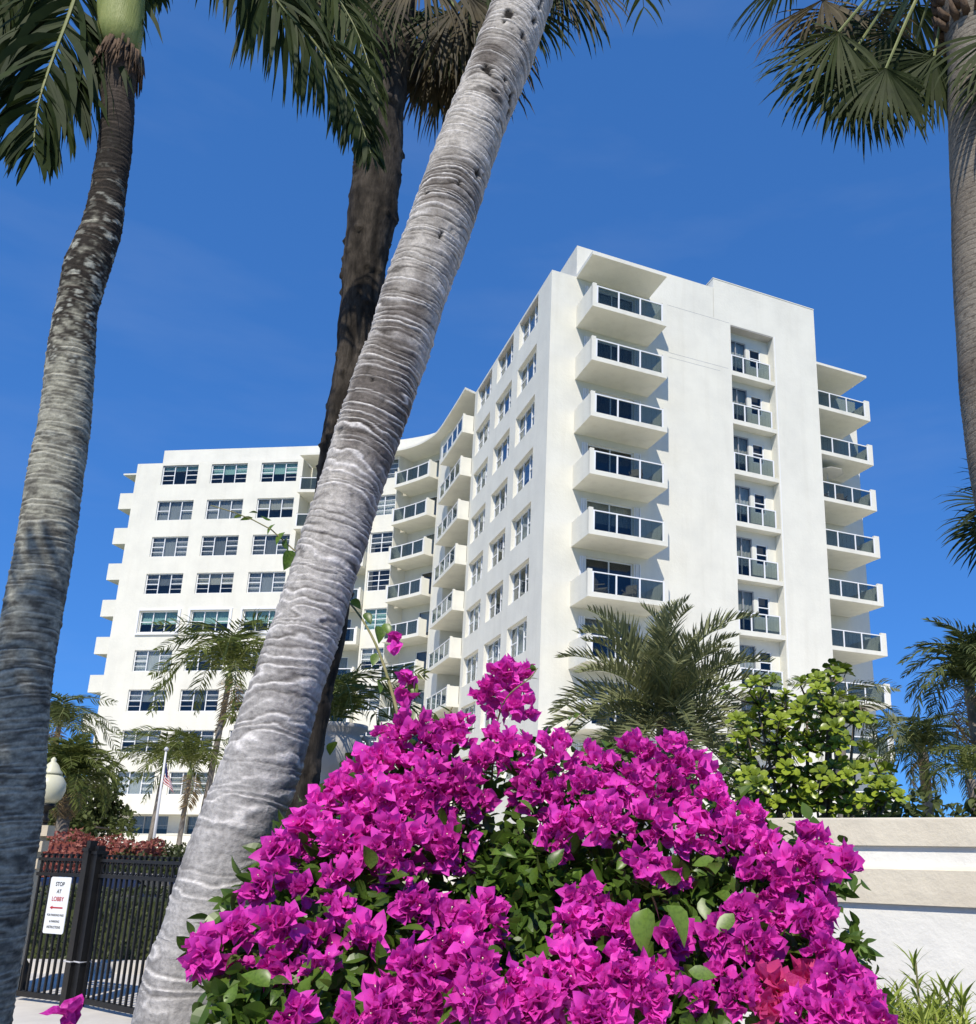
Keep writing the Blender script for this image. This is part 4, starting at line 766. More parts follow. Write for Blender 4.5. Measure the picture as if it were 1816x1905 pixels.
def pillar(c, hw, top, label, rot):
    o = empty('gate_pillar', (c[0], c[1], 0), label, 'pillar', 'gate pillars'); ux = rot; f = Fac(np.array(c), ux=ux); T = lambda v: np.c_[f.o+v[:, :1]*f.ux+v[:, 1:2]*f.uy, v[:, 2]]
    def bx(name, w_, z0, z1):
        b = MB(); b.box(-w_, w_, -w_, w_, z0, z1, T=T); part(name, b, 'pillar_stucco', o)
    bx('shaft', hw, -0.05, top-0.44); bx('neck', hw+0.025, top-0.44, top-0.34); bx('shaft', hw-0.002, top-0.34, top-0.27); bx('band', hw+0.04, top-0.27, top-0.16); bx('neck', hw+0.01, top-0.16, top-0.11); bx('coping', hw+0.07, top-0.11, top)
    return o
pillar((-6.26, 9.52), 0.24, 1.71, 'beige moulded gate pillar left of the gate, half behind the leftmost trunk', unit(np.array([0.9, 0.43])))
pillar((-2.42, 7.75), 0.30, 1.95, 'beige gate pillar hidden behind the bougainvillea, under the stone urn', fgr.ux)
# acorn globe lamp on the pillar
lp = at(80, 1530, 11.6); lc = np.array([lp[0], lp[1], lp[2]])
lo = empty('globe_lamp', (lp[0], lp[1], 0), 'cream acorn globe lamp on a dark post behind the beige gate pillar', 'lamp')
b = MB(); b.lathe([(0.12, 0), (0.12, 0.25), (0.055, 0.35), (0.045, lc[2])], 16, (lp[0], lp[1], 0)); part('post', b, 'iron', lo, True)
K_ = lambda L_: [(r*0.82, z*0.82) for r, z in L_]
b = MB(); b.lathe(K_([(0.06, 0), (0.07, 0.04), (0.05, 0.07), (0.045, 0.16), (0.11, 0.20), (0.12, 0.24)]), 20, lc); part('collar', b, 'iron', lo, True)
b = MB(); b.lathe(K_([(0.10, 0.24), (0.17, 0.32), (0.20, 0.42), (0.195, 0.52), (0.15, 0.60), (0.11, 0.64)]), 24, lc); part('globe', b, 'globe', lo, True)
b = MB(); b.lathe(K_([(0.13, 0.64), (0.135, 0.66), (0.10, 0.70), (0.075, 0.76), (0.05, 0.79), (0.03, 0.81), (0.035, 0.84), (0.01, 0.87)]), 24, lc); part('cap', b, 'globe', lo, True)
# stone urn with its plant
uc = np.array([-2.42, 7.75, 1.95]); uo = empty('stone_urn', uc, 'grey stone urn planter on the pillar behind the dark trunk', 'urn')
b = MB(); b.lathe([(0.17, 0), (0.17, 0.05), (0.09, 0.10), (0.08, 0.16), (0.19, 0.24), (0.25, 0.36), (0.25, 0.50), (0.22, 0.56), (0.29, 0.60), (0.29, 0.64), (0.24, 0.64)], 28, uc); part('bowl', b, 'stone', uo, True)
for k in range(2):
    a = k*pi+0.3; th = np.linspace(-1.3, 1.3, 9); b = MB(); b.tube([uc+np.array([cos(a)*(0.22+0.10*cos(t_)), sin(a)*(0.22+0.10*cos(t_)), 0.44+0.11*sin(t_)]) for t_ in th], 0.025, 8); part('handle', b, 'stone', uo, True)
up_ = empty('potted_plant', uc+UP*0.6, 'small feathery palm growing out of the stone urn', 'plant')
for k in range(12): link('frond', frmesh('weep', k % 4, G), up_, (0, 0, 0), rot=(0, -radians(70 if k % 3 == 0 else 40), k*2.4), scale=0.75)

# sign on the left leaf
def onleaf(u, v, f):
    P_ = np.r_[f.xy(0, -0.03), 0]; n = np.r_[f.uy, 0]; q = ray(u, v); p = CAM+q*(((P_-CAM)@n)/(q@n)); return float((p[:2]-f.o)@f.ux), float(p[2])
x0, z1 = onleaf(97, 1631, fgl); x1, _ = onleaf(134, 1634, fgl); _, z0 = onleaf(98, 1737, fgl)
sx, sw, sh = x0, x1-x0, z1-z0
so_ = empty('sign', (*fgl.xy(sx+sw/2, -0.03), z0), 'white STOP AT LOBBY sign with red arrow fixed to the gate', 'sign')
Ts = lambda v: np.c_[fgl.o+(sx+v[:, :1])*fgl.ux+(v[:, 1:2]-0.032)*fgl.uy, z0+v[:, 2]]
b = MB(); rc = 0.02; pts = [(rc+rc*cos(a) if 0 else 0, 0) for a in ()]
cor = [(sw-rc, rc, -90), (sw-rc, sh-rc, 0), (rc, sh-rc, 90), (rc, rc, 180)]
pts = [(cx+rc*cos(radians(a0+t_)), cz+rc*sin(radians(a0+t_))) for cx, cz, a0 in cor for t_ in (0, 30, 60, 90)]; n = len(pts)
v = np.array([(p[0], y, p[1]) for y in (-0.003, 0.003) for p in pts]); b.add(Ts(v), [tuple(range(n)), tuple(range(2*n-1, n-1, -1))]+[(i, n+i, n+(i+1) % n, (i+1) % n) for i in range(n)]); part('panel', b, 'sign_white', so_)
def lettering(txt, zc, h, m_, wmax):
    cu = bpy.data.curves.new('lettering', 'FONT'); cu.body = txt; cu.size = 1; cu.align_x = 'CENTER'; cu.align_y = 'CENTER'; cu.extrude = 0.0
    try: cu.offset = 0.018
    except Exception: pass
    ob = bpy.data.objects.new('lettering', cu); COL.objects.link(ob); dg = bpy.context.evaluated_depsgraph_get(); me = bpy.data.meshes.new_from_object(ob.evaluated_get(dg)); bpy.data.objects.remove(ob)
    v = np.empty(len(me.vertices)*3); me.vertices.foreach_get('co', v); v = v.reshape(-1, 3); w_ = np.ptp(v[:, 0]); hh = np.ptp(v[:, 1]); k = h/hh; kx = min(k, wmax/w_)
    nv = Ts(np.c_[sw/2+(v[:, 0]-v[:, 0].mean()*0-(v[:, 0].max()+v[:, 0].min())/2)*kx, np.full(len(v), -0.005), zc+(v[:, 1]-(v[:, 1].max()+v[:, 1].min())/2)*k])-np.array(so_.location)
    me.vertices.foreach_set('co', nv.ravel()); me.materials.clear(); me.materials.append(MATS[m_]); me.update(); link('lettering', me, so_)
for txt, zf, hf, m_, wf in [('STOP', 0.875, 0.075, 'sign_black', 0.5), ('AT', 0.745, 0.07, 'sign_black', 0.26), ('LOBBY', 0.61, 0.08, 'sign_red', 0.64), ('FOR PARKING PASS', 0.325, 0.04, 'sign_black', 0.82), ('& PARKING', 0.215, 0.04, 'sign_black', 0.5), ('INSTRUCTIONS', 0.115, 0.045, 'sign_black', 0.66)]: lettering(txt, zf*sh, hf*sh, m_, wf*sw)
b = MB(); a = [(0.16, 0.455), (0.30, 0.49), (0.30, 0.468), (0.80, 0.468), (0.80, 0.442), (0.30, 0.442), (0.30, 0.42)]; b.add(Ts(np.array([(x*sw, -0.005, z*sh) for x, z in a])), [(0, 6, 2), (0, 2, 1), (5, 4, 3, 2), (6, 5, 2)]); part('arrow', b, 'sign_red', so_)

# ------------------------------------------------------------------ leaves in bulk
def leaf_shape(fold=0.25, curl=0.2, nose=1.35, asp=0.62, ns=5):
    """pointed oval leaf, length 1 along +x, folded on its midrib: verts and faces"""
    t = np.linspace(0, 1, ns+1); wd = asp*0.5*np.sin(pi*t**0.8)**0.9*(1-0.15*t); wd[0] = 0.02; z = -curl*t**2
    mid = np.c_[t, 0*t, z]; lf = np.c_[t[:-1], wd[:-1], z[:-1]+fold*wd[:-1]]; rg = np.c_[t[:-1], -wd[:-1], z[:-1]+fold*wd[:-1]]
    v = np.concatenate([mid, lf, rg]); m_ = ns+1; f = []
    for i in range(ns-1): f += [(i, i+1, m_+i+1, m_+i), (i, m_+ns+i, m_+ns+i+1, i+1)]
    f += [(ns-1, ns, m_+ns-1), (ns-1, m_+2*ns-1, ns)]
    return v, f
def frames(X, R):
    """rotation matrices with x axis X and random roll"""
    X = X/np.linalg.norm(X, axis=1)[:, None]; a = R.normal(size=X.shape); Y = np.cross(a, X); Y /= np.linalg.norm(Y, axis=1)[:, None]; return np.stack([X, Y, np.cross(X, Y)], 2)
def frames_up(X, R, tilt=0.4):
    X = X/np.linalg.norm(X, axis=1)[:, None]; a = np.array([0, 0, 1.0])+R.normal(0, tilt, X.shape); Y = np.cross(a, X); Y /= np.linalg.norm(Y, axis=1)[:, None]; return np.stack([X, Y, np.cross(X, Y)], 2)
def scatter(b, shape, pos, Rm, sc, m=0):
    v, f = shape; V = pos[:, None]+np.einsum('nij,vj->nvi', Rm, v)*sc[:, None, None]; k = len(v); n = len(pos)
    F = []
    for i in range(n): o = i*k; F += [tuple(x+o for x in q) for q in f]
    b.add(V.reshape(-1, 3), F, m)

# ------------------------------------------------------------------ bougainvillea
RB = np.random.default_rng(77)
def bd(v): return 1.72+0.80*np.clip((1905-v)/560, -0.1, 1.05)
CL = [(760,1395,72),(840,1400,75),(705,1440,62),(655,1470,45),(800,1470,85),(720,1520,85),(865,1490,60),(650,1565,58),(575,1545,45),(610,1490,35),(530,1590,48),(500,1640,38),(745,1590,75),(835,1580,55),(640,1630,36),(560,1660,26),(395,1780,34),(372,1765,22),(440,1730,34),(440,1795,26),(530,1730,44),(590,1760,38),(630,1690,32),(520,1815,38),(600,1800,30),(680,1745,36),(770,1690,44),(835,1700,36),(890,1730,48),(905,1690,34),(820,1775,58),(760,1810,52),(880,1800,48),(800,1860,66),(720,1885,46),(900,1860,58),(545,1890,36),(660,1890,30),
 (905,1420,40),(965,1400,50),(1035,1410,52),(1105,1425,46),(1180,1410,46),(1240,1412,46),(1290,1440,44),(1000,1475,58),(1080,1490,64),(1160,1470,60),(1240,1475,56),(1320,1490,54),(1380,1525,44),(1050,1550,54),(1130,1535,54),(1205,1540,46),(1280,1550,46),(1360,1570,52),(1430,1595,54),(1500,1575,44),(1560,1605,32),(1490,1625,54),(1420,1645,54),(1545,1645,24),(1195,1625,42),(1245,1635,34),(1090,1690,52),(1125,1750,62),(1060,1730,44),(1160,1720,40),(1375,1715,52),(1400,1765,46),(1330,1745,40),(1440,1700,42),(1500,1715,46),(1515,1775,44),(1250,1745,34),(1055,1835,74),(1150,1820,62),(1000,1870,52),(1105,1895,56),(1200,1870,46),(1220,1820,40),(1300,1850,32),(1370,1850,36),(1340,1815,28),(1500,1890,46),(1560,1830,50),(1600,1870,44),(1565,1895,44),(1640,1900,26),(955,1895,46),(950,1830,30),
 (945,1290,52),(915,1310,38),(965,1270,36),(930,1258,32),(965,1320,38),(925,1375,34),(950,1255,28)]
PINK = [(1440,1850,34),(1475,1825,22),(1415,1880,26)]
LP = [(905,1640,44),(880,1665,40),(925,1610,40),(985,1590,62),(960,1650,52),(1015,1650,52),(990,1700,46),(930,1570,36),(900,1640,40),(560,1620,44),(600,1690,56),(700,1660,52),(750,1650,46),(470,1830,52),(430,1870,46),(640,1780,50),(680,1830,46),(570,1850,56),(490,1880,46),(940,1770,50),(965,1800,46),(1250,1700,52),(1205,1680,46),(1290,1650,46),(1165,1600,50),(1080,1620,46),(1130,1640,38),(1330,1640,44),(1300,1790,52),(1360,1800,50),(1260,1860,46),(1440,1780,46),(1480,1770,36),(600,1600,36),(440,1690,30),(1280,1890,50),(620,1880,52),(430,1760,30),(1595,1770,26),(840,1845,30),(1010,1600,50),(1440,1560,30)]
bsh = empty('bougainvillea', (*at(1000, 1905, 2.15)[:2], 0), 'bougainvillea bush covered in bright magenta bracts in the foreground', 'shrub')
BC = at(1000, 1800, 2.6)
def bract_set(sd):
    """one flower: three papery pointed bracts round a tiny cream tube"""
    R = np.random.default_rng(sd); b = MB(); op = R.uniform(0.35, 1.0)
    for k in range(3):
        a = 2*pi*k/3+R.normal(0, 0.2); v, f = leaf_shape(R.uniform(0.2, 0.7), R.uniform(-0.35, 0.45), asp=R.uniform(0.72, 0.95), ns=5); s_ = R.uniform(0.85, 1.15)
        v = v*s_; v[:, 2] += 0.10*np.sin(v[:, 0]*8+R.uniform(0, 6))*np.abs(v[:, 1])*4+0.04*np.sin(v[:, 0]*5+R.uniform(0, 6))
        e = op+R.normal(0, 0.15); d = np.array([sin(e)*cos(a), sin(e)*sin(a), cos(e)]); n = np.array([cos(e)*cos(a), cos(e)*sin(a), -sin(e)])*-1; y = np.cross(n, d); M_ = np.stack([d, y, n], 1)
        b.add(v@M_.T, f, 0)
    for k in range(int(sd % 2)):
        a = R.uniform(0, 6.28); t = np.array([0.12*cos(a), 0.12*sin(a), 0.45]); b.tube([(0, 0, 0.05), t*0.6, t], [0.02, 0.022, 0.025], 4, 1); b.lathe([(0.035, 0), (0.045, 0.01), (0.012, 0.015)], 5, t, 1)
    return b
FLW = [bract_set(1000+k) for k in range(14)]; FME = [q.mesh('flower', ['bract', 'petal_cream'], True) for q in FLW]; FMP = [q.mesh('flower', ['bract_pink', 'petal_cream'], True) for q in FLW[:4]]
FV = [(np.concatenate(q.v), q.f, q.m) for q in FLW]
cand = []
for ci, (u, v, r) in enumerate(CL+PINK):
    pk = ci >= len(CL); c = at(u, v, bd(v)+RB.normal(0, 0.03)+0.02); R0 = pxm(max(r-11, 9), c); tc_ = unit(CAM-c); out = unit((c-BC)*[1, 1, 0.8]+tc_*0.35)
    n = int(max(4, 13.5*(r/36.0)**2*(0.75 if pk else 1.0)))
    for k in range(n):
        d = unit(RB.normal(size=3)+out*0.7+tc_*0.35); p = c+d*R0*RB.uniform(0.5, 1.02); ax = unit(d*0.9+out*0.3+RB.normal(0, 0.45, 3)+UP*0.2)
        s_ = 0.034*RB.uniform(0.75, 1.35)*(1.25 if pk else 1.0); cand.append((d@tc_+0.12*s_/0.04-0.5*np.linalg.norm(p-CAM)/2, p, ax, s_, pk))
for u, v, s_ in [(737, 1190, 0.055), (748, 1180, 0.045), (765, 1252, 0.055), (755, 1245, 0.05), (775, 1258, 0.045), (746, 1290, 0.052), (742, 1280, 0.045)]:
    p = at(u, v, 2.55); cand.append((9, p, unit(np.array([RB.normal(0, .5), -0.4, -0.7])), s_, False))
fgp = at(125, 1895, 1.75); cand += [(9, fgp, unit(np.array([0.1, -0.2, 1])), 0.042, False), (9, fgp+np.array([0.01, 0.01, -0.012]), unit(np.array([-0.5, -0.4, 0.6])), 0.04, False)]
cand.sort(key=lambda q: -q[0])
def rot_to(ax, R):
    z = ax; a = R.normal(size=3); x = unit(np.cross(a, z)); return np.stack([x, np.cross(z, x), z], 1)
BL = np.array(bsh.location); rest = [MB(), MB()]
for i, (sc_, p, ax, s_, pk) in enumerate(cand):
    M_ = rot_to(ax, RB); k = int(RB.integers(4 if pk else 14))
    if i < 300:
        o = link('flower', (FMP if pk else FME)[k], bsh, p-BL, rot=Matrix(M_.tolist()).to_euler(), scale=s_)
    else:
        v, f, m_ = FV[k]; b = rest[int(pk)]; vv = v@M_.T*s_+p; o0 = b.n; b.v.append(vv); b.c.append(None); b.f += [tuple(x+o0 for x in q) for q in f]; b.m += m_; b.n += len(v)
part('flowers', rest[0], ['bract', 'petal_cream'], bsh, True, True)
if rest[1].n: part('flowers', rest[1], ['bract_pink', 'petal_cream'], bsh, True, True)
# leaves: patches seen in the photo, then the mass behind
LSH = leaf_shape(0.3, 0.22, asp=0.62); lme = [MB() for _ in range(3)]
for k, q in enumerate(lme): sh_ = leaf_shape(0.15+0.2*k, 0.1+0.15*k, asp=0.6+0.06*k); q.add(sh_[0], sh_[1])
LME = [q.mesh('leaf', 'bougainvillea_leaf', True) for q in lme]
lc_ = []
for u, v, r in LP:
    c = at(u, v, bd(v)+0.06); R0 = pxm(r, c); tc_ = unit(CAM-c)
    for k in range(int(17*(r/45)**2)):
        d = RB.normal(size=3)*[1, 0.6, 1]; p = c+d*R0*0.55; lc_.append((d@tc_, p, unit(RB.normal(size=3)+tc_*0.5+UP*0.1-UP*0.5*RB.random()), RB.uniform(0.032, 0.062)))
for u, v, d, s_ in [(1205, 1690, 1.85, 0.085), (1240, 1685, 1.83, 0.08), (1210, 1665, 1.9, 0.06), (820, 1845, 1.75, 0.05), (845, 1835, 1.75, 0.05), (835, 1865, 1.74, 0.05), (855, 1855, 1.74, 0.045), (445, 1660, 2.05, 0.055), (375, 1745, 2.0, 0.04), (1365, 1700, 1.9, 0.06), (545, 1025, 3.15, 0.085), (530, 990, 3.15, 0.06), (535, 1000, 3.15, 0.055), (512, 975, 3.15, 0.05), (505, 968, 3.15, 0.04), (470, 963, 3.15, 0.045), (450, 958, 3.15, 0.04), (480, 955, 3.15, 0.03), (680, 1140, 2.9, 0.05), (705, 1165, 2.85, 0.06), (715, 1160, 2.8, 0.05), (700, 1215, 2.7, 0.05), (765, 1270, 2.55, 0.05), (705, 1265, 2.6, 0.05), (760, 1320, 2.5, 0.05), (725, 1265, 2.6, 0.045), (655, 1115, 2.95, 0.05), (998, 1245, 2.5, 0.035), (990, 1250, 2.5, 0.03), (985, 1262, 2.5, 0.03), (1055, 1350, 2.45, 0.022), (1085, 1325, 2.45, 0.026), (1078, 1330, 2.45, 0.024), (1092, 1318, 2.45, 0.02), (1063, 1335, 2.45, 0.022), (1600, 1760, 1.95, 0.035), (1590, 1755, 1.95, 0.04), (1605, 1775, 1.95, 0.035), (1595, 1785, 1.95, 0.03)]:
    p = at(u, v, d); big = s_ > 0.07; lc_.append((9, p, unit(np.array([RB.normal(0, 0.5), -0.5, -0.9]) if s_ > 0.045 else RB.normal(size=3)+np.array([0, -0.3, 0])), s_))
lc_.sort(key=lambda q: -q[0])
for sc_, p, x, s_ in lc_[:300]:
    M_ = frames_up(np.array([x]), RB, 0.5)[0]; link('leaf', LME[int(RB.integers(3))], bsh, p-BL, rot=Matrix(M_.tolist()).to_euler(), scale=s_)
b = MB(); q = lc_[300:]; scatter(b, LSH, np.array([e[1] for e in q]), frames_up(np.array([e[2] for e in q]), RB, 0.6), np.array([e[3] for e in q]))
pos = []
for u, v, r in CL+PINK+LP:
    if v < 1385: continue
    c = at(u, v, bd(v)); R0 = pxm(r, c); n = int((90 if (u, v, r) in LP else 46)*(r/45)**2); away = unit((c-CAM)*[1, 1, 0]); dd = RB.normal(size=(n, 3))*[0.6, 0.45, 0.6]*R0; pos.append(c+away*(0.05+R0*0.5+RB.random((n, 1))**1.3*0.5)+dd-UP*0.02)
pos = np.concatenate(pos)
more = np.stack([at(u, v, 2.3+RB.uniform(0, 0.6)) for u, v in zip(RB.uniform(480, 1560, 1500), RB.uniform(1560, 2150, 1500))]); pos = np.concatenate([pos, more]); pos = pos[pos[:, 2] > 0.15]
scatter(b, LSH, pos, frames_up(RB.normal(size=pos.shape)+[0, -0.5, -0.1], RB, 0.7), RB.uniform(0.035, 0.062, len(pos)))
part('foliage', b, 'bougainvillea_leaf', bsh, stuff=True)
# stems and the long shoots
root = BL.copy(); b = MB()
for k, (u, v, r) in enumerate([c for c in CL if c[1] > 1380][::3]):
    e = at(u, v, bd(v)+0.12); m1 = root+(e-root)*[0.25, 0.25, 0.45]+RB.normal(0, 0.05, 3); m2 = root+(e-root)*[0.65, 0.65, 0.75]+RB.normal(0, 0.05, 3); p_, _ = resample(np.array([root-UP*0.05+RB.normal(0, 0.04, 3)*[1, 1, 0], m1, m2, e]), 12); b.tube(p_, np.linspace(0.016, 0.004, 12), 5)
part('stems', b, 'wood', bsh, True)
for L_ in ([(760, 1420, 2.5), (742, 1335, 2.5), (715, 1240, 2.65), (690, 1180, 2.8), (656, 1128, 2.98), (600, 1070, 3.12), (545, 1022, 3.15), (500, 982, 3.15), (440, 955, 3.15), (392, 940, 3.15)], [(915, 1450, 2.56), (920, 1390, 2.56), (926, 1340, 2.56), (945, 1295, 2.5), (985, 1262, 2.5), (1000, 1243, 2.5)], [(1030, 1395, 2.42), (1045, 1365, 2.45), (1075, 1335, 2.45), (1096, 1318, 2.45)], [(1540, 1800, 1.95), (1580, 1780, 1.95), (1605, 1762, 1.95)], [(90, 2100, 1.8), (112, 1990, 1.77), (124, 1905, 1.75)], [(840, 1360, 2.48), (836, 1330, 2.5), (842, 1315, 2.5)], [(480, 1840, 2.0), (420, 1800, 2.02), (370, 1770, 2.02)]):
    p_, _ = resample(pathpx(L_), 22); b = MB(); b.tube(p_, np.linspace(0.0055 if L_[0][0] == 760 else 0.0035, 0.0018, 22), 6); part('shoot', b, 'twig', bsh, True)
b = MB(); p_, _ = resample(np.array([root+RB.normal(0, 0.03, 3)*[1, 1, 0], root+np.array([-0.7, -0.2, 0.6]), at(90, 2100, 1.8)]), 14); b.tube(p_, np.linspace(0.012, 0.0065, 14), 6); part('shoot', b, 'twig', bsh, True)

# ------------------------------------------------------------------ yellow-green shrub above the wall
RC = np.random.default_rng(55)
cb = at(1500, 1560, 9.0); cso = empty('rosette_shrub', (cb[0], cb[1], 0), 'yellow-green broad-leaved shrub rising behind the garden wall', 'shrub')
def oval_leaf():
    t = np.array([0, 0.3, 0.6, 0.82, 0.94]); wd = np.array([0.04, 0.16, 0.29, 0.30, 0.18]); z = -0.22*t**2; v = np.concatenate([np.c_[t, 0*t, z], [[1.0, 0, -0.22]], np.c_[t, wd, z+0.25*wd], np.c_[t, -wd, z+0.25*wd]]); f = []
    for i in range(4): f += [(i, i+1, 6+i+1, 6+i), (i, 11+i, 11+i+1, i+1)]
    return v, f+[(4, 5, 10), (4, 15, 5)]
cshape = oval_leaf()
def rosette(sd):
    R = np.random.default_rng(sd); b = MB(); n = 10
    a = np.arange(n)*2.4+R.uniform(0, 6); e = np.linspace(1.25, 0.1, n); X_l = np.stack([np.cos(a)*np.cos(e), np.sin(a)*np.cos(e), np.sin(e)], 1); scatter(b, cshape, np.zeros((n, 3)), frames_up(X_l+R.normal(0, .1, X_l.shape), R, 0.2), np.linspace(0.65, 1.1, n)); return b.mesh('leaf_rosette', 'clusia_leaf', True)
ROS = [rosette(k) for k in range(6)]
blobs = [(1545, 1275, 34), (1500, 1300, 36), (1430, 1275, 24), (1410, 1310, 38), (1460, 1330, 42), (1540, 1330, 44), (1590, 1320, 30), (1390, 1360, 36), (1440, 1385, 46), (1500, 1375, 40), (1560, 1385, 36), (1375, 1410, 30), (1420, 1440, 48), (1480, 1450, 46), (1540, 1440, 40), (1590, 1430, 34), (1630, 1450, 34), (1390, 1480, 44), (1450, 1500, 46), (1520, 1495, 44), (1580, 1490, 40), (1635, 1490, 34), (1370, 1450, 28), (1650, 1475, 20), (1545, 1250, 18)]
stems = MB(); k = 0
for u, v, r in blobs:
    n = int(11*(r/36)**2)+1; c = at(u, v, 9.0)
    fork = cb*[1, 1, 0]+(c-cb*[1, 1, 0])*[0.45, 0.45, 0.55]; p_, _ = resample(np.array([cb*[1, 1, 0]+RC.normal(0, 0.15, 3)*[1, 1, 0]-UP*0.05, fork+RC.normal(0, 0.06, 3), c-UP*0.05]), 10); stems.tube(p_, np.linspace(0.035, 0.012, 10), 6)
    for j in range(n):
        p = at(u+RC.normal(0, r*0.55), v+RC.normal(0, r*0.55), 9.0+RC.normal(0, 0.35)); d = unit(p-c+np.array([0, -0.15, 0.3])); a = atan2(d[1], d[0]); e = math.asin(max(-1, min(1, d[2])))
        link('leaf_rosette', ROS[int(RC.integers(6))], cso, p-np.array(cso.location), rot=(0, (pi/2-e)*0.6, a), scale=RC.uniform(0.085, 0.14)); stems.tube([c, (c+p)/2+RC.normal(0, 0.03, 3), p], [0.012, 0.009, 0.006], 4)
part('stems', stems, 'wood', cso, True)

# ------------------------------------------------------------------ clipped hedge, red shrubs, background greenery
def leafbox(name, x0, x1, y0, y1, z0, z1, n, s_, m_, label, cat, rz=0.0, piv=None, seed=0, group=None, bump=0.05, core='hedge_leaf'):
    R = np.random.default_rng(seed); c = np.array([(x0+x1)/2, (y0+y1)/2]); o = empty(name, (*c, z0), label, cat, group); h = np.array([x1-x0, y1-y0, z1-z0])
    A_ = np.array([h[0]*h[2], h[0]*h[2]*0.6, h[1]*h[2], h[1]*h[2], h[0]*h[1]]); f = R.choice(5, n, p=A_/A_.sum()); u = R.random((n, 3))-0.5
    u[f == 0, 1] = -0.5; u[f == 1, 1] = 0.5; u[f == 2, 0] = -0.5; u[f == 3, 0] = 0.5; u[f == 4, 2] = 0.5
    p = u*h; p[:, 2] += h[2]/2; p += R.normal(0, 0.02, p.shape); w_ = np.sin(p[:, 0]*5+seed)*np.cos(p[:, 1]*4)*bump; p[:, 2] += w_*(p[:, 2]/h[2]); p[:, 1] += w_*0.5
    nr = u*[1, 1, 1]*2; b = MB(); scatter(b, leaf_shape(0.2, 0.15, asp=0.6, ns=3), p, frames_up(R.normal(size=p.shape)+nr*0.4, R, 0.6), R.uniform(0.6, 1.3, n)*s_)
    cs_, sn = cos(rz), sin(rz)
    v = np.concatenate(b.v); v = np.c_[v[:, 0]*cs_-v[:, 1]*sn+c[0], v[:, 0]*sn+v[:, 1]*cs_+c[1], v[:, 2]+z0]; b.v = [v]; b.c = [None]; part('foliage', b, m_, o, stuff=True)
    bc = MB(); T = lambda q: np.c_[q[:, 0]*cs_-q[:, 1]*sn+c[0], q[:, 0]*sn+q[:, 1]*cs_+c[1], q[:, 2]+z0]; bc.box(-h[0]/2+0.07, h[0]/2-0.07, -h[1]/2+0.07, h[1]/2-0.07, -0.03, h[2]-0.08, T=T); part('twig_mass', bc, m_, o); return o
leafbox('hedge', -9.5, -2.2, 11.6, 12.5, 0.0, 0.88, 13000, 0.05, 'hedge_leaf', 'clipped dark green hedge behind the iron gate', 'hedge', -0.12, seed=3)
g = MB(); g.box(-10, -2.0, 11.15, 11.42, -0.05, 0.13); structure('kerb', g, 'concrete')
for k, (u, w_, h) in enumerate([(120, 1.4, 1.55), (165, 0.9, 1.35), (232, 1.5, 1.42)]):
    p = at(u, 1600, 25); leafbox('red_shrub', p[0]-w_/2, p[0]+w_/2, p[1]-0.5, p[1]+0.5, float(gz(p[0], p[1])), h, 1500, 0.11, 'red_leaf', ['bushiest red-leaved shrub right of the beige pillar', 'small red-leaved shrub between the pillar and the gate posts', 'red-leaved shrub just right of the gate posts'][k], 'shrub', seed=20+k, group='red shrubs along the drive', bump=0.2)
for k, (u, w_, h, d) in enumerate([(330, 3.4, 1.30, 27), (300, 2.0, 1.05, 24), (560, 6, 1.6, 28)]):
    p = at(u, 1600, d); leafbox('hedge', p[0]-w_/2, p[0]+w_/2, p[1]-0.6, p[1]+0.6, float(gz(p[0], p[1])), h, 2200, 0.12, 'hedge_leaf', ['low round green hedge at the foot of the flagpole palms', 'small dark green hedge left of the leaning palm, behind the gate rail', 'long green hedge hidden behind the dark trunk'][k], 'hedge', seed=30+k, group='low hedges in front of the west wing', bump=0.25)
p = at(1745, 1500, 15); leafbox('spiky_shrub', p[0]-1.3, p[0]+1.6, p[1]-0.6, p[1]+0.6, 0, 2.1, 2600, 0.16, 'frond_dark', 'dark spiky shrub showing above the garden wall at right', 'shrub', seed=41, bump=0.35)
def broad_tree(c, R0, n, label, seed, base):
    R = np.random.default_rng(seed); o = empty('broadleaf_tree', (*base, 0.3), label, 'tree', 'far trees'); lob = [c+R.normal(size=3)*R0*[0.55, 0.55, 0.4] for k in range(14)]; b = MB(); P_ = []
    for l in lob: d = R.normal(size=(n//14, 3)); d /= np.linalg.norm(d, axis=1)[:, None]; P_.append(l+d*R0*0.42*R.uniform(0.5, 1.05, (n//14, 1)))
    P_ = np.concatenate(P_); scatter(b, leaf_shape(0.2, 0.2, asp=0.6, ns=3), P_, frames_up(R.normal(size=P_.shape), R, 0.6), R.uniform(0.16, 0.30, len(P_))); part('crown', b, 'frond_dark', o, stuff=True)
    b = MB(); bs = np.array([base[0], base[1], 0.25]); b.tube([bs, (bs+c)/2, c], [0.2, 0.15, 0.08], 8)
    for l in lob[::2]: b.tube([(bs+c)/2+R.normal(0, .1, 3), (c+l)/2, l], [0.08, 0.05, 0.02], 5)
    part('trunk', b, 'wood', o, True)
for k, (u, v, d, R0) in enumerate([(118, 1530, 40, 1.5), (150, 1515, 44, 1.6), (60, 1500, 42, 2.2)]):
    c = at(u, v, d); broad_tree(c, R0, 2600, ['dark rounded tree behind the shaggy palm at left', 'dark tree against the corner of the west wing', 'dark tree hidden behind the leftmost trunk'][k], 80+k, c[:2])

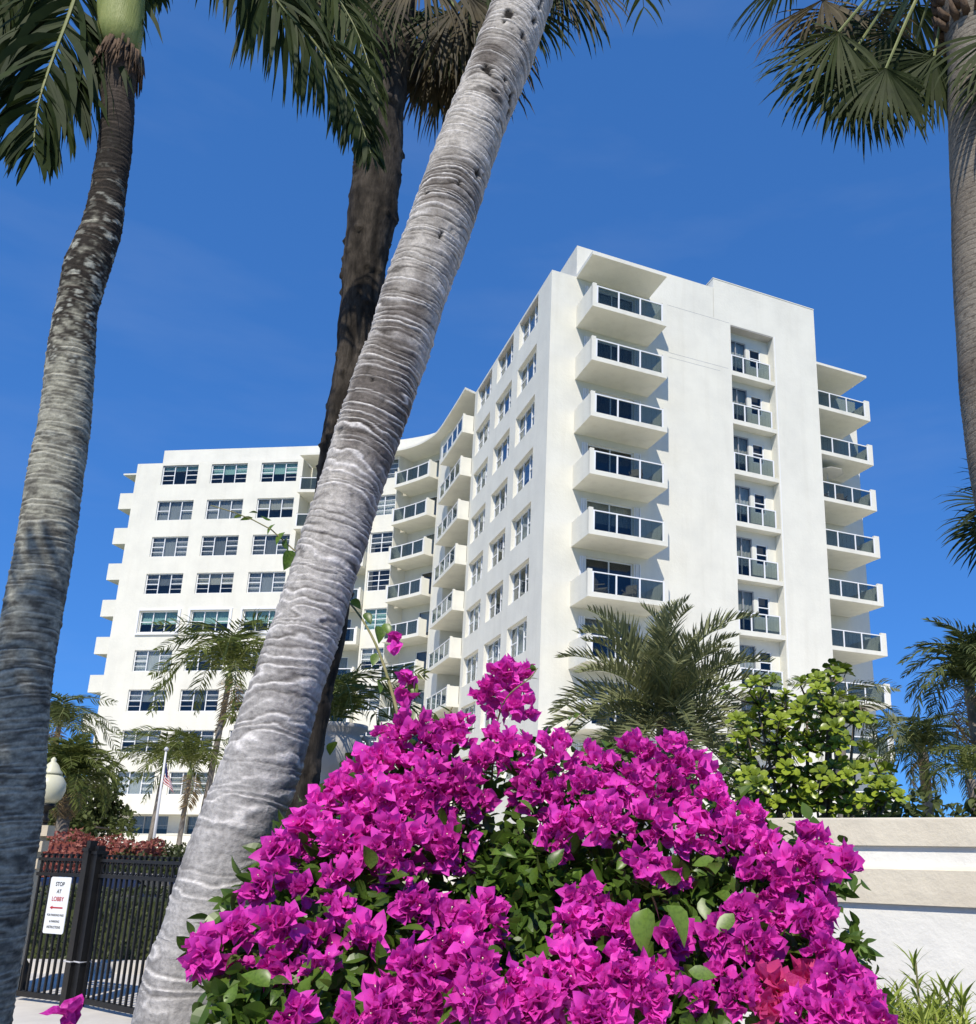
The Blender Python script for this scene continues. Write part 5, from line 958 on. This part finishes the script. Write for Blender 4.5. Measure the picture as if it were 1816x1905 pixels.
# narrow-leaved plants at the foot of the wall
RN = np.random.default_rng(99)
def whorl_stem(sd):
    R = np.random.default_rng(sd); b = MB(); b.tube([(0, 0, 0), (0.01, 0, 0.5), (0.0, 0.01, 1)], [0.010, 0.008, 0.004], 5, 1); n = 95
    t = np.sort(R.random(n)**0.75); a = np.arange(n)*2.4; e = 0.25+0.9*t**6; X_l = np.stack([np.cos(a)*np.cos(e), np.sin(a)*np.cos(e), np.sin(e)+0.15], 1); p = np.stack([0*t, 0*t, t], 1)
    scatter(b, leaf_shape(0.15, 0.35, asp=0.11, ns=4), p, frames_up(X_l, R, 0.15), R.uniform(0.13, 0.22, n)*(1-0.35*t)); return b.mesh('stem', ['grass_leaf', 'twig'])
WS = [whorl_stem(k) for k in range(4)]
PLT = [(1715, 1785, 4.6, 4, 'tall spiky narrow-leaved plant rising highest in front of the white wall'), (1650, 1842, 4.3, 12, 'bushy narrow-leaved plant beside the bougainvillea at the wall foot'), (1690, 1860, 4.0, 12, 'low narrow-leaved plant in front of the tallest spiky one'), (1752, 1842, 4.4, 12, 'dense narrow-leaved plant just right of the tallest spiky one'), (1800, 1832, 4.2, 12, 'narrow-leaved plant in the bottom right corner'), (1745, 1885, 3.8, 13, 'lowest narrow-leaved plant at the bottom edge near the right corner'), (1625, 1880, 3.9, 6, 'narrow-leaved plant peeping out under the bougainvillea'), (1678, 1838, 4.7, 12, 'narrow-leaved plant behind the low ones, between the bougainvillea and the tallest spike'), (1778, 1862, 4.0, 14, 'bushiest narrow-leaved plant near the bottom right corner')]
for k, (u, v, d, n, lab) in enumerate(PLT):
    tp = at(u, v, d); o = empty('narrow_leaved_plant', (tp[0], tp[1], 0.03), lab, 'plant', 'plants at the foot of the garden wall')
    for j in range(n):
        a = RN.uniform(0, 6.28); r = 0.0 if j == 0 else RN.uniform(0.05, 0.16); h = tp[2]*(1.0 if j == 0 else RN.uniform(0.72, 0.95)); link('stem', WS[int(RN.integers(4))], o, (cos(a)*r, sin(a)*r, -0.03), rot=(RN.normal(0, 0.07), RN.normal(0, 0.07), RN.uniform(0, 6)), scale=h)

# ------------------------------------------------------------------ flagpole, flag, car
fp = at(283, 1600, 31); ft = at(307, 1398, 31); fx = (fp[:2]+ft[:2])/2; gf = float(gz(*fx)); fo = empty('flagpole', (*fx, gf), 'slim white flagpole in front of the west wing', 'flagpole')
b = MB(); b.tube([(*fx, gf-0.05), (*fx, 2.5), (*fx, ft[2])], [0.05, 0.04, 0.03], 10); part('pole', b, 'pole', fo, True); b = MB(); b.lathe([(0.02, 0), (0.06, 0.03), (0.07, 0.08), (0.04, 0.13), (0.005, 0.15)], 12, (*fx, ft[2])); part('finial', b, 'chrome', fo, True); b = MB(); b.lathe([(0.13, 0), (0.13, 0.06), (0.07, 0.12)], 16, (*fx, gf)); part('base', b, 'pole', fo)
fz = ft[2]-0.35; fl = empty('flag', (fx[0]+0.04, fx[1]-0.03, fz-1.25), 'limp red and white striped flag with blue canton hanging from the pole', 'flag')
b = MB(); nu, nv = 26, 24; vv = []
for j in range(nv+1):
    for i in range(nu+1):
        s_, t_ = i/nu, j/nv; x = 0.05+0.46*s_*(0.45+0.55*t_)+0.015*sin(9*s_+3*t_); y = 0.055*sin(s_*15+2*t_)*(0.4+0.6*s_); z = -t_*0.62-0.62*s_**1.2*(0.9-0.25*t_); vv.append((fx[0]+x, fx[1]-0.04+y, fz+z))
fcs = [(j*(nu+1)+i, j*(nu+1)+i+1, (j+1)*(nu+1)+i+1, (j+1)*(nu+1)+i) for j in range(nv) for i in range(nu)]; b.add(vv, fcs)
b.m = [2 if (i/nu < 0.4 and j/nv < 7/13) else (0 if int(j/nv*13) % 2 == 0 else 1) for j in range(nv) for i in range(nu)]; part('cloth', b, ['flag_red', 'flag_white', 'flag_blue'], fl, True)
def car(c, ang, label):
    z0 = float(gz(c[0], c[1]))+0.01; o = bpy.data.objects.new('parked_car', None); COL.objects.link(o); o.location = (c[0], c[1], z0); o.rotation_euler = (0, 0, ang); tag(o, label, 'car')
    def pl(name, b, m_, sm=False, par=None): return link(name, b.mesh(name, m_, sm), par or o)
    prof = [(-2.2, 0.32), (-2.25, 0.55), (-2.2, 0.86), (-1.75, 0.93), (-1.0, 1.38), (-0.3, 1.45), (0.5, 1.41), (1.15, 0.98), (1.9, 0.86), (2.2, 0.72), (2.25, 0.45), (2.2, 0.3)]
    b = MB(); n = len(prof); ys = [-0.88, -0.80, 0.80, 0.88]; v = []
    for y in ys:
        for x, z in prof: k = 0.86 if z > 1.0 else 1.0; v.append((x, y*(k if abs(y) > 0.5 else 1), z-(0.02 if abs(y) > 0.85 and z > 0.9 else 0)))
    f = [(r*n+i, r*n+(i+1) % n, (r+1)*n+(i+1) % n, (r+1)*n+i) for r in range(3) for i in range(n)]+[tuple(range(n-1, -1, -1)), tuple(3*n+i for i in range(n))]; b.add(v, f); pl('body', b, 'car_paint')
    for q in ([(-1.62, 0.98), (-1.02, 1.33), (-1.02, 1.33)],):
        pass
    for sgn in (-1, 1):
        for xa, xb, za, zb in ((-0.95, -0.15, 1.0, 1.34), (-0.08, 0.52, 1.0, 1.34)):
            b = MB(); y = sgn*0.885; b.add([(xa-0.12*(xa < -0.5), y, za), (xb+0.3*(xb > 0.3), y, za), (xb, sgn*0.77, zb), (xa, sgn*0.77, zb)], [(0, 1, 2, 3)]); pl('side_window', b, 'sign_black')
    b = MB(); b.add([(1.16, -0.7, 1.0), (1.16, 0.7, 1.0), (0.56, 0.66, 1.405), (0.56, -0.66, 1.405)], [(0, 1, 2, 3)]); pl('windscreen', b, 'sign_black')
    b = MB(); b.add([(-1.72, -0.7, 0.97), (-1.72, 0.7, 0.97), (-1.04, 0.66, 1.39), (-1.04, -0.66, 1.39)], [(0, 1, 2, 3)]); pl('rear_window', b, 'sign_black')
    for x in (-1.38, 1.36):
        for y in (-0.80, 0.80):
            b = MB(); th = np.linspace(0, 2*pi, 25); b.tube([(x+0.25*cos(t_), y, 0.32+0.25*sin(t_)) for t_ in th], 0.085, 8, cap=False); w_ = pl('wheel', b, 'tyre', True); b = MB(); b.tube([(x, y-0.09, 0.32), (x, y+0.09, 0.32)], 0.19, 16); pl('rim', b, 'chrome', False, w_)
    for y in (-0.6, 0.6):
        b = MB(); b.box(2.16, 2.26, y-0.18, y+0.18, 0.58, 0.72); pl('headlight', b, 'lamp_glass'); b = MB(); b.box(-2.27, -2.18, y-0.2, y+0.2, 0.66, 0.8); pl('tail_light', b, 'sign_red')
p = at(215, 1640, 17.2); car(p, 0.12, 'dark blue car parked behind the hedge, seen through the gate')
p = at(430, 1640, 17.6); car(p, 0.10, 'dark car parked behind the hedge, mostly hidden by the leaning palm')
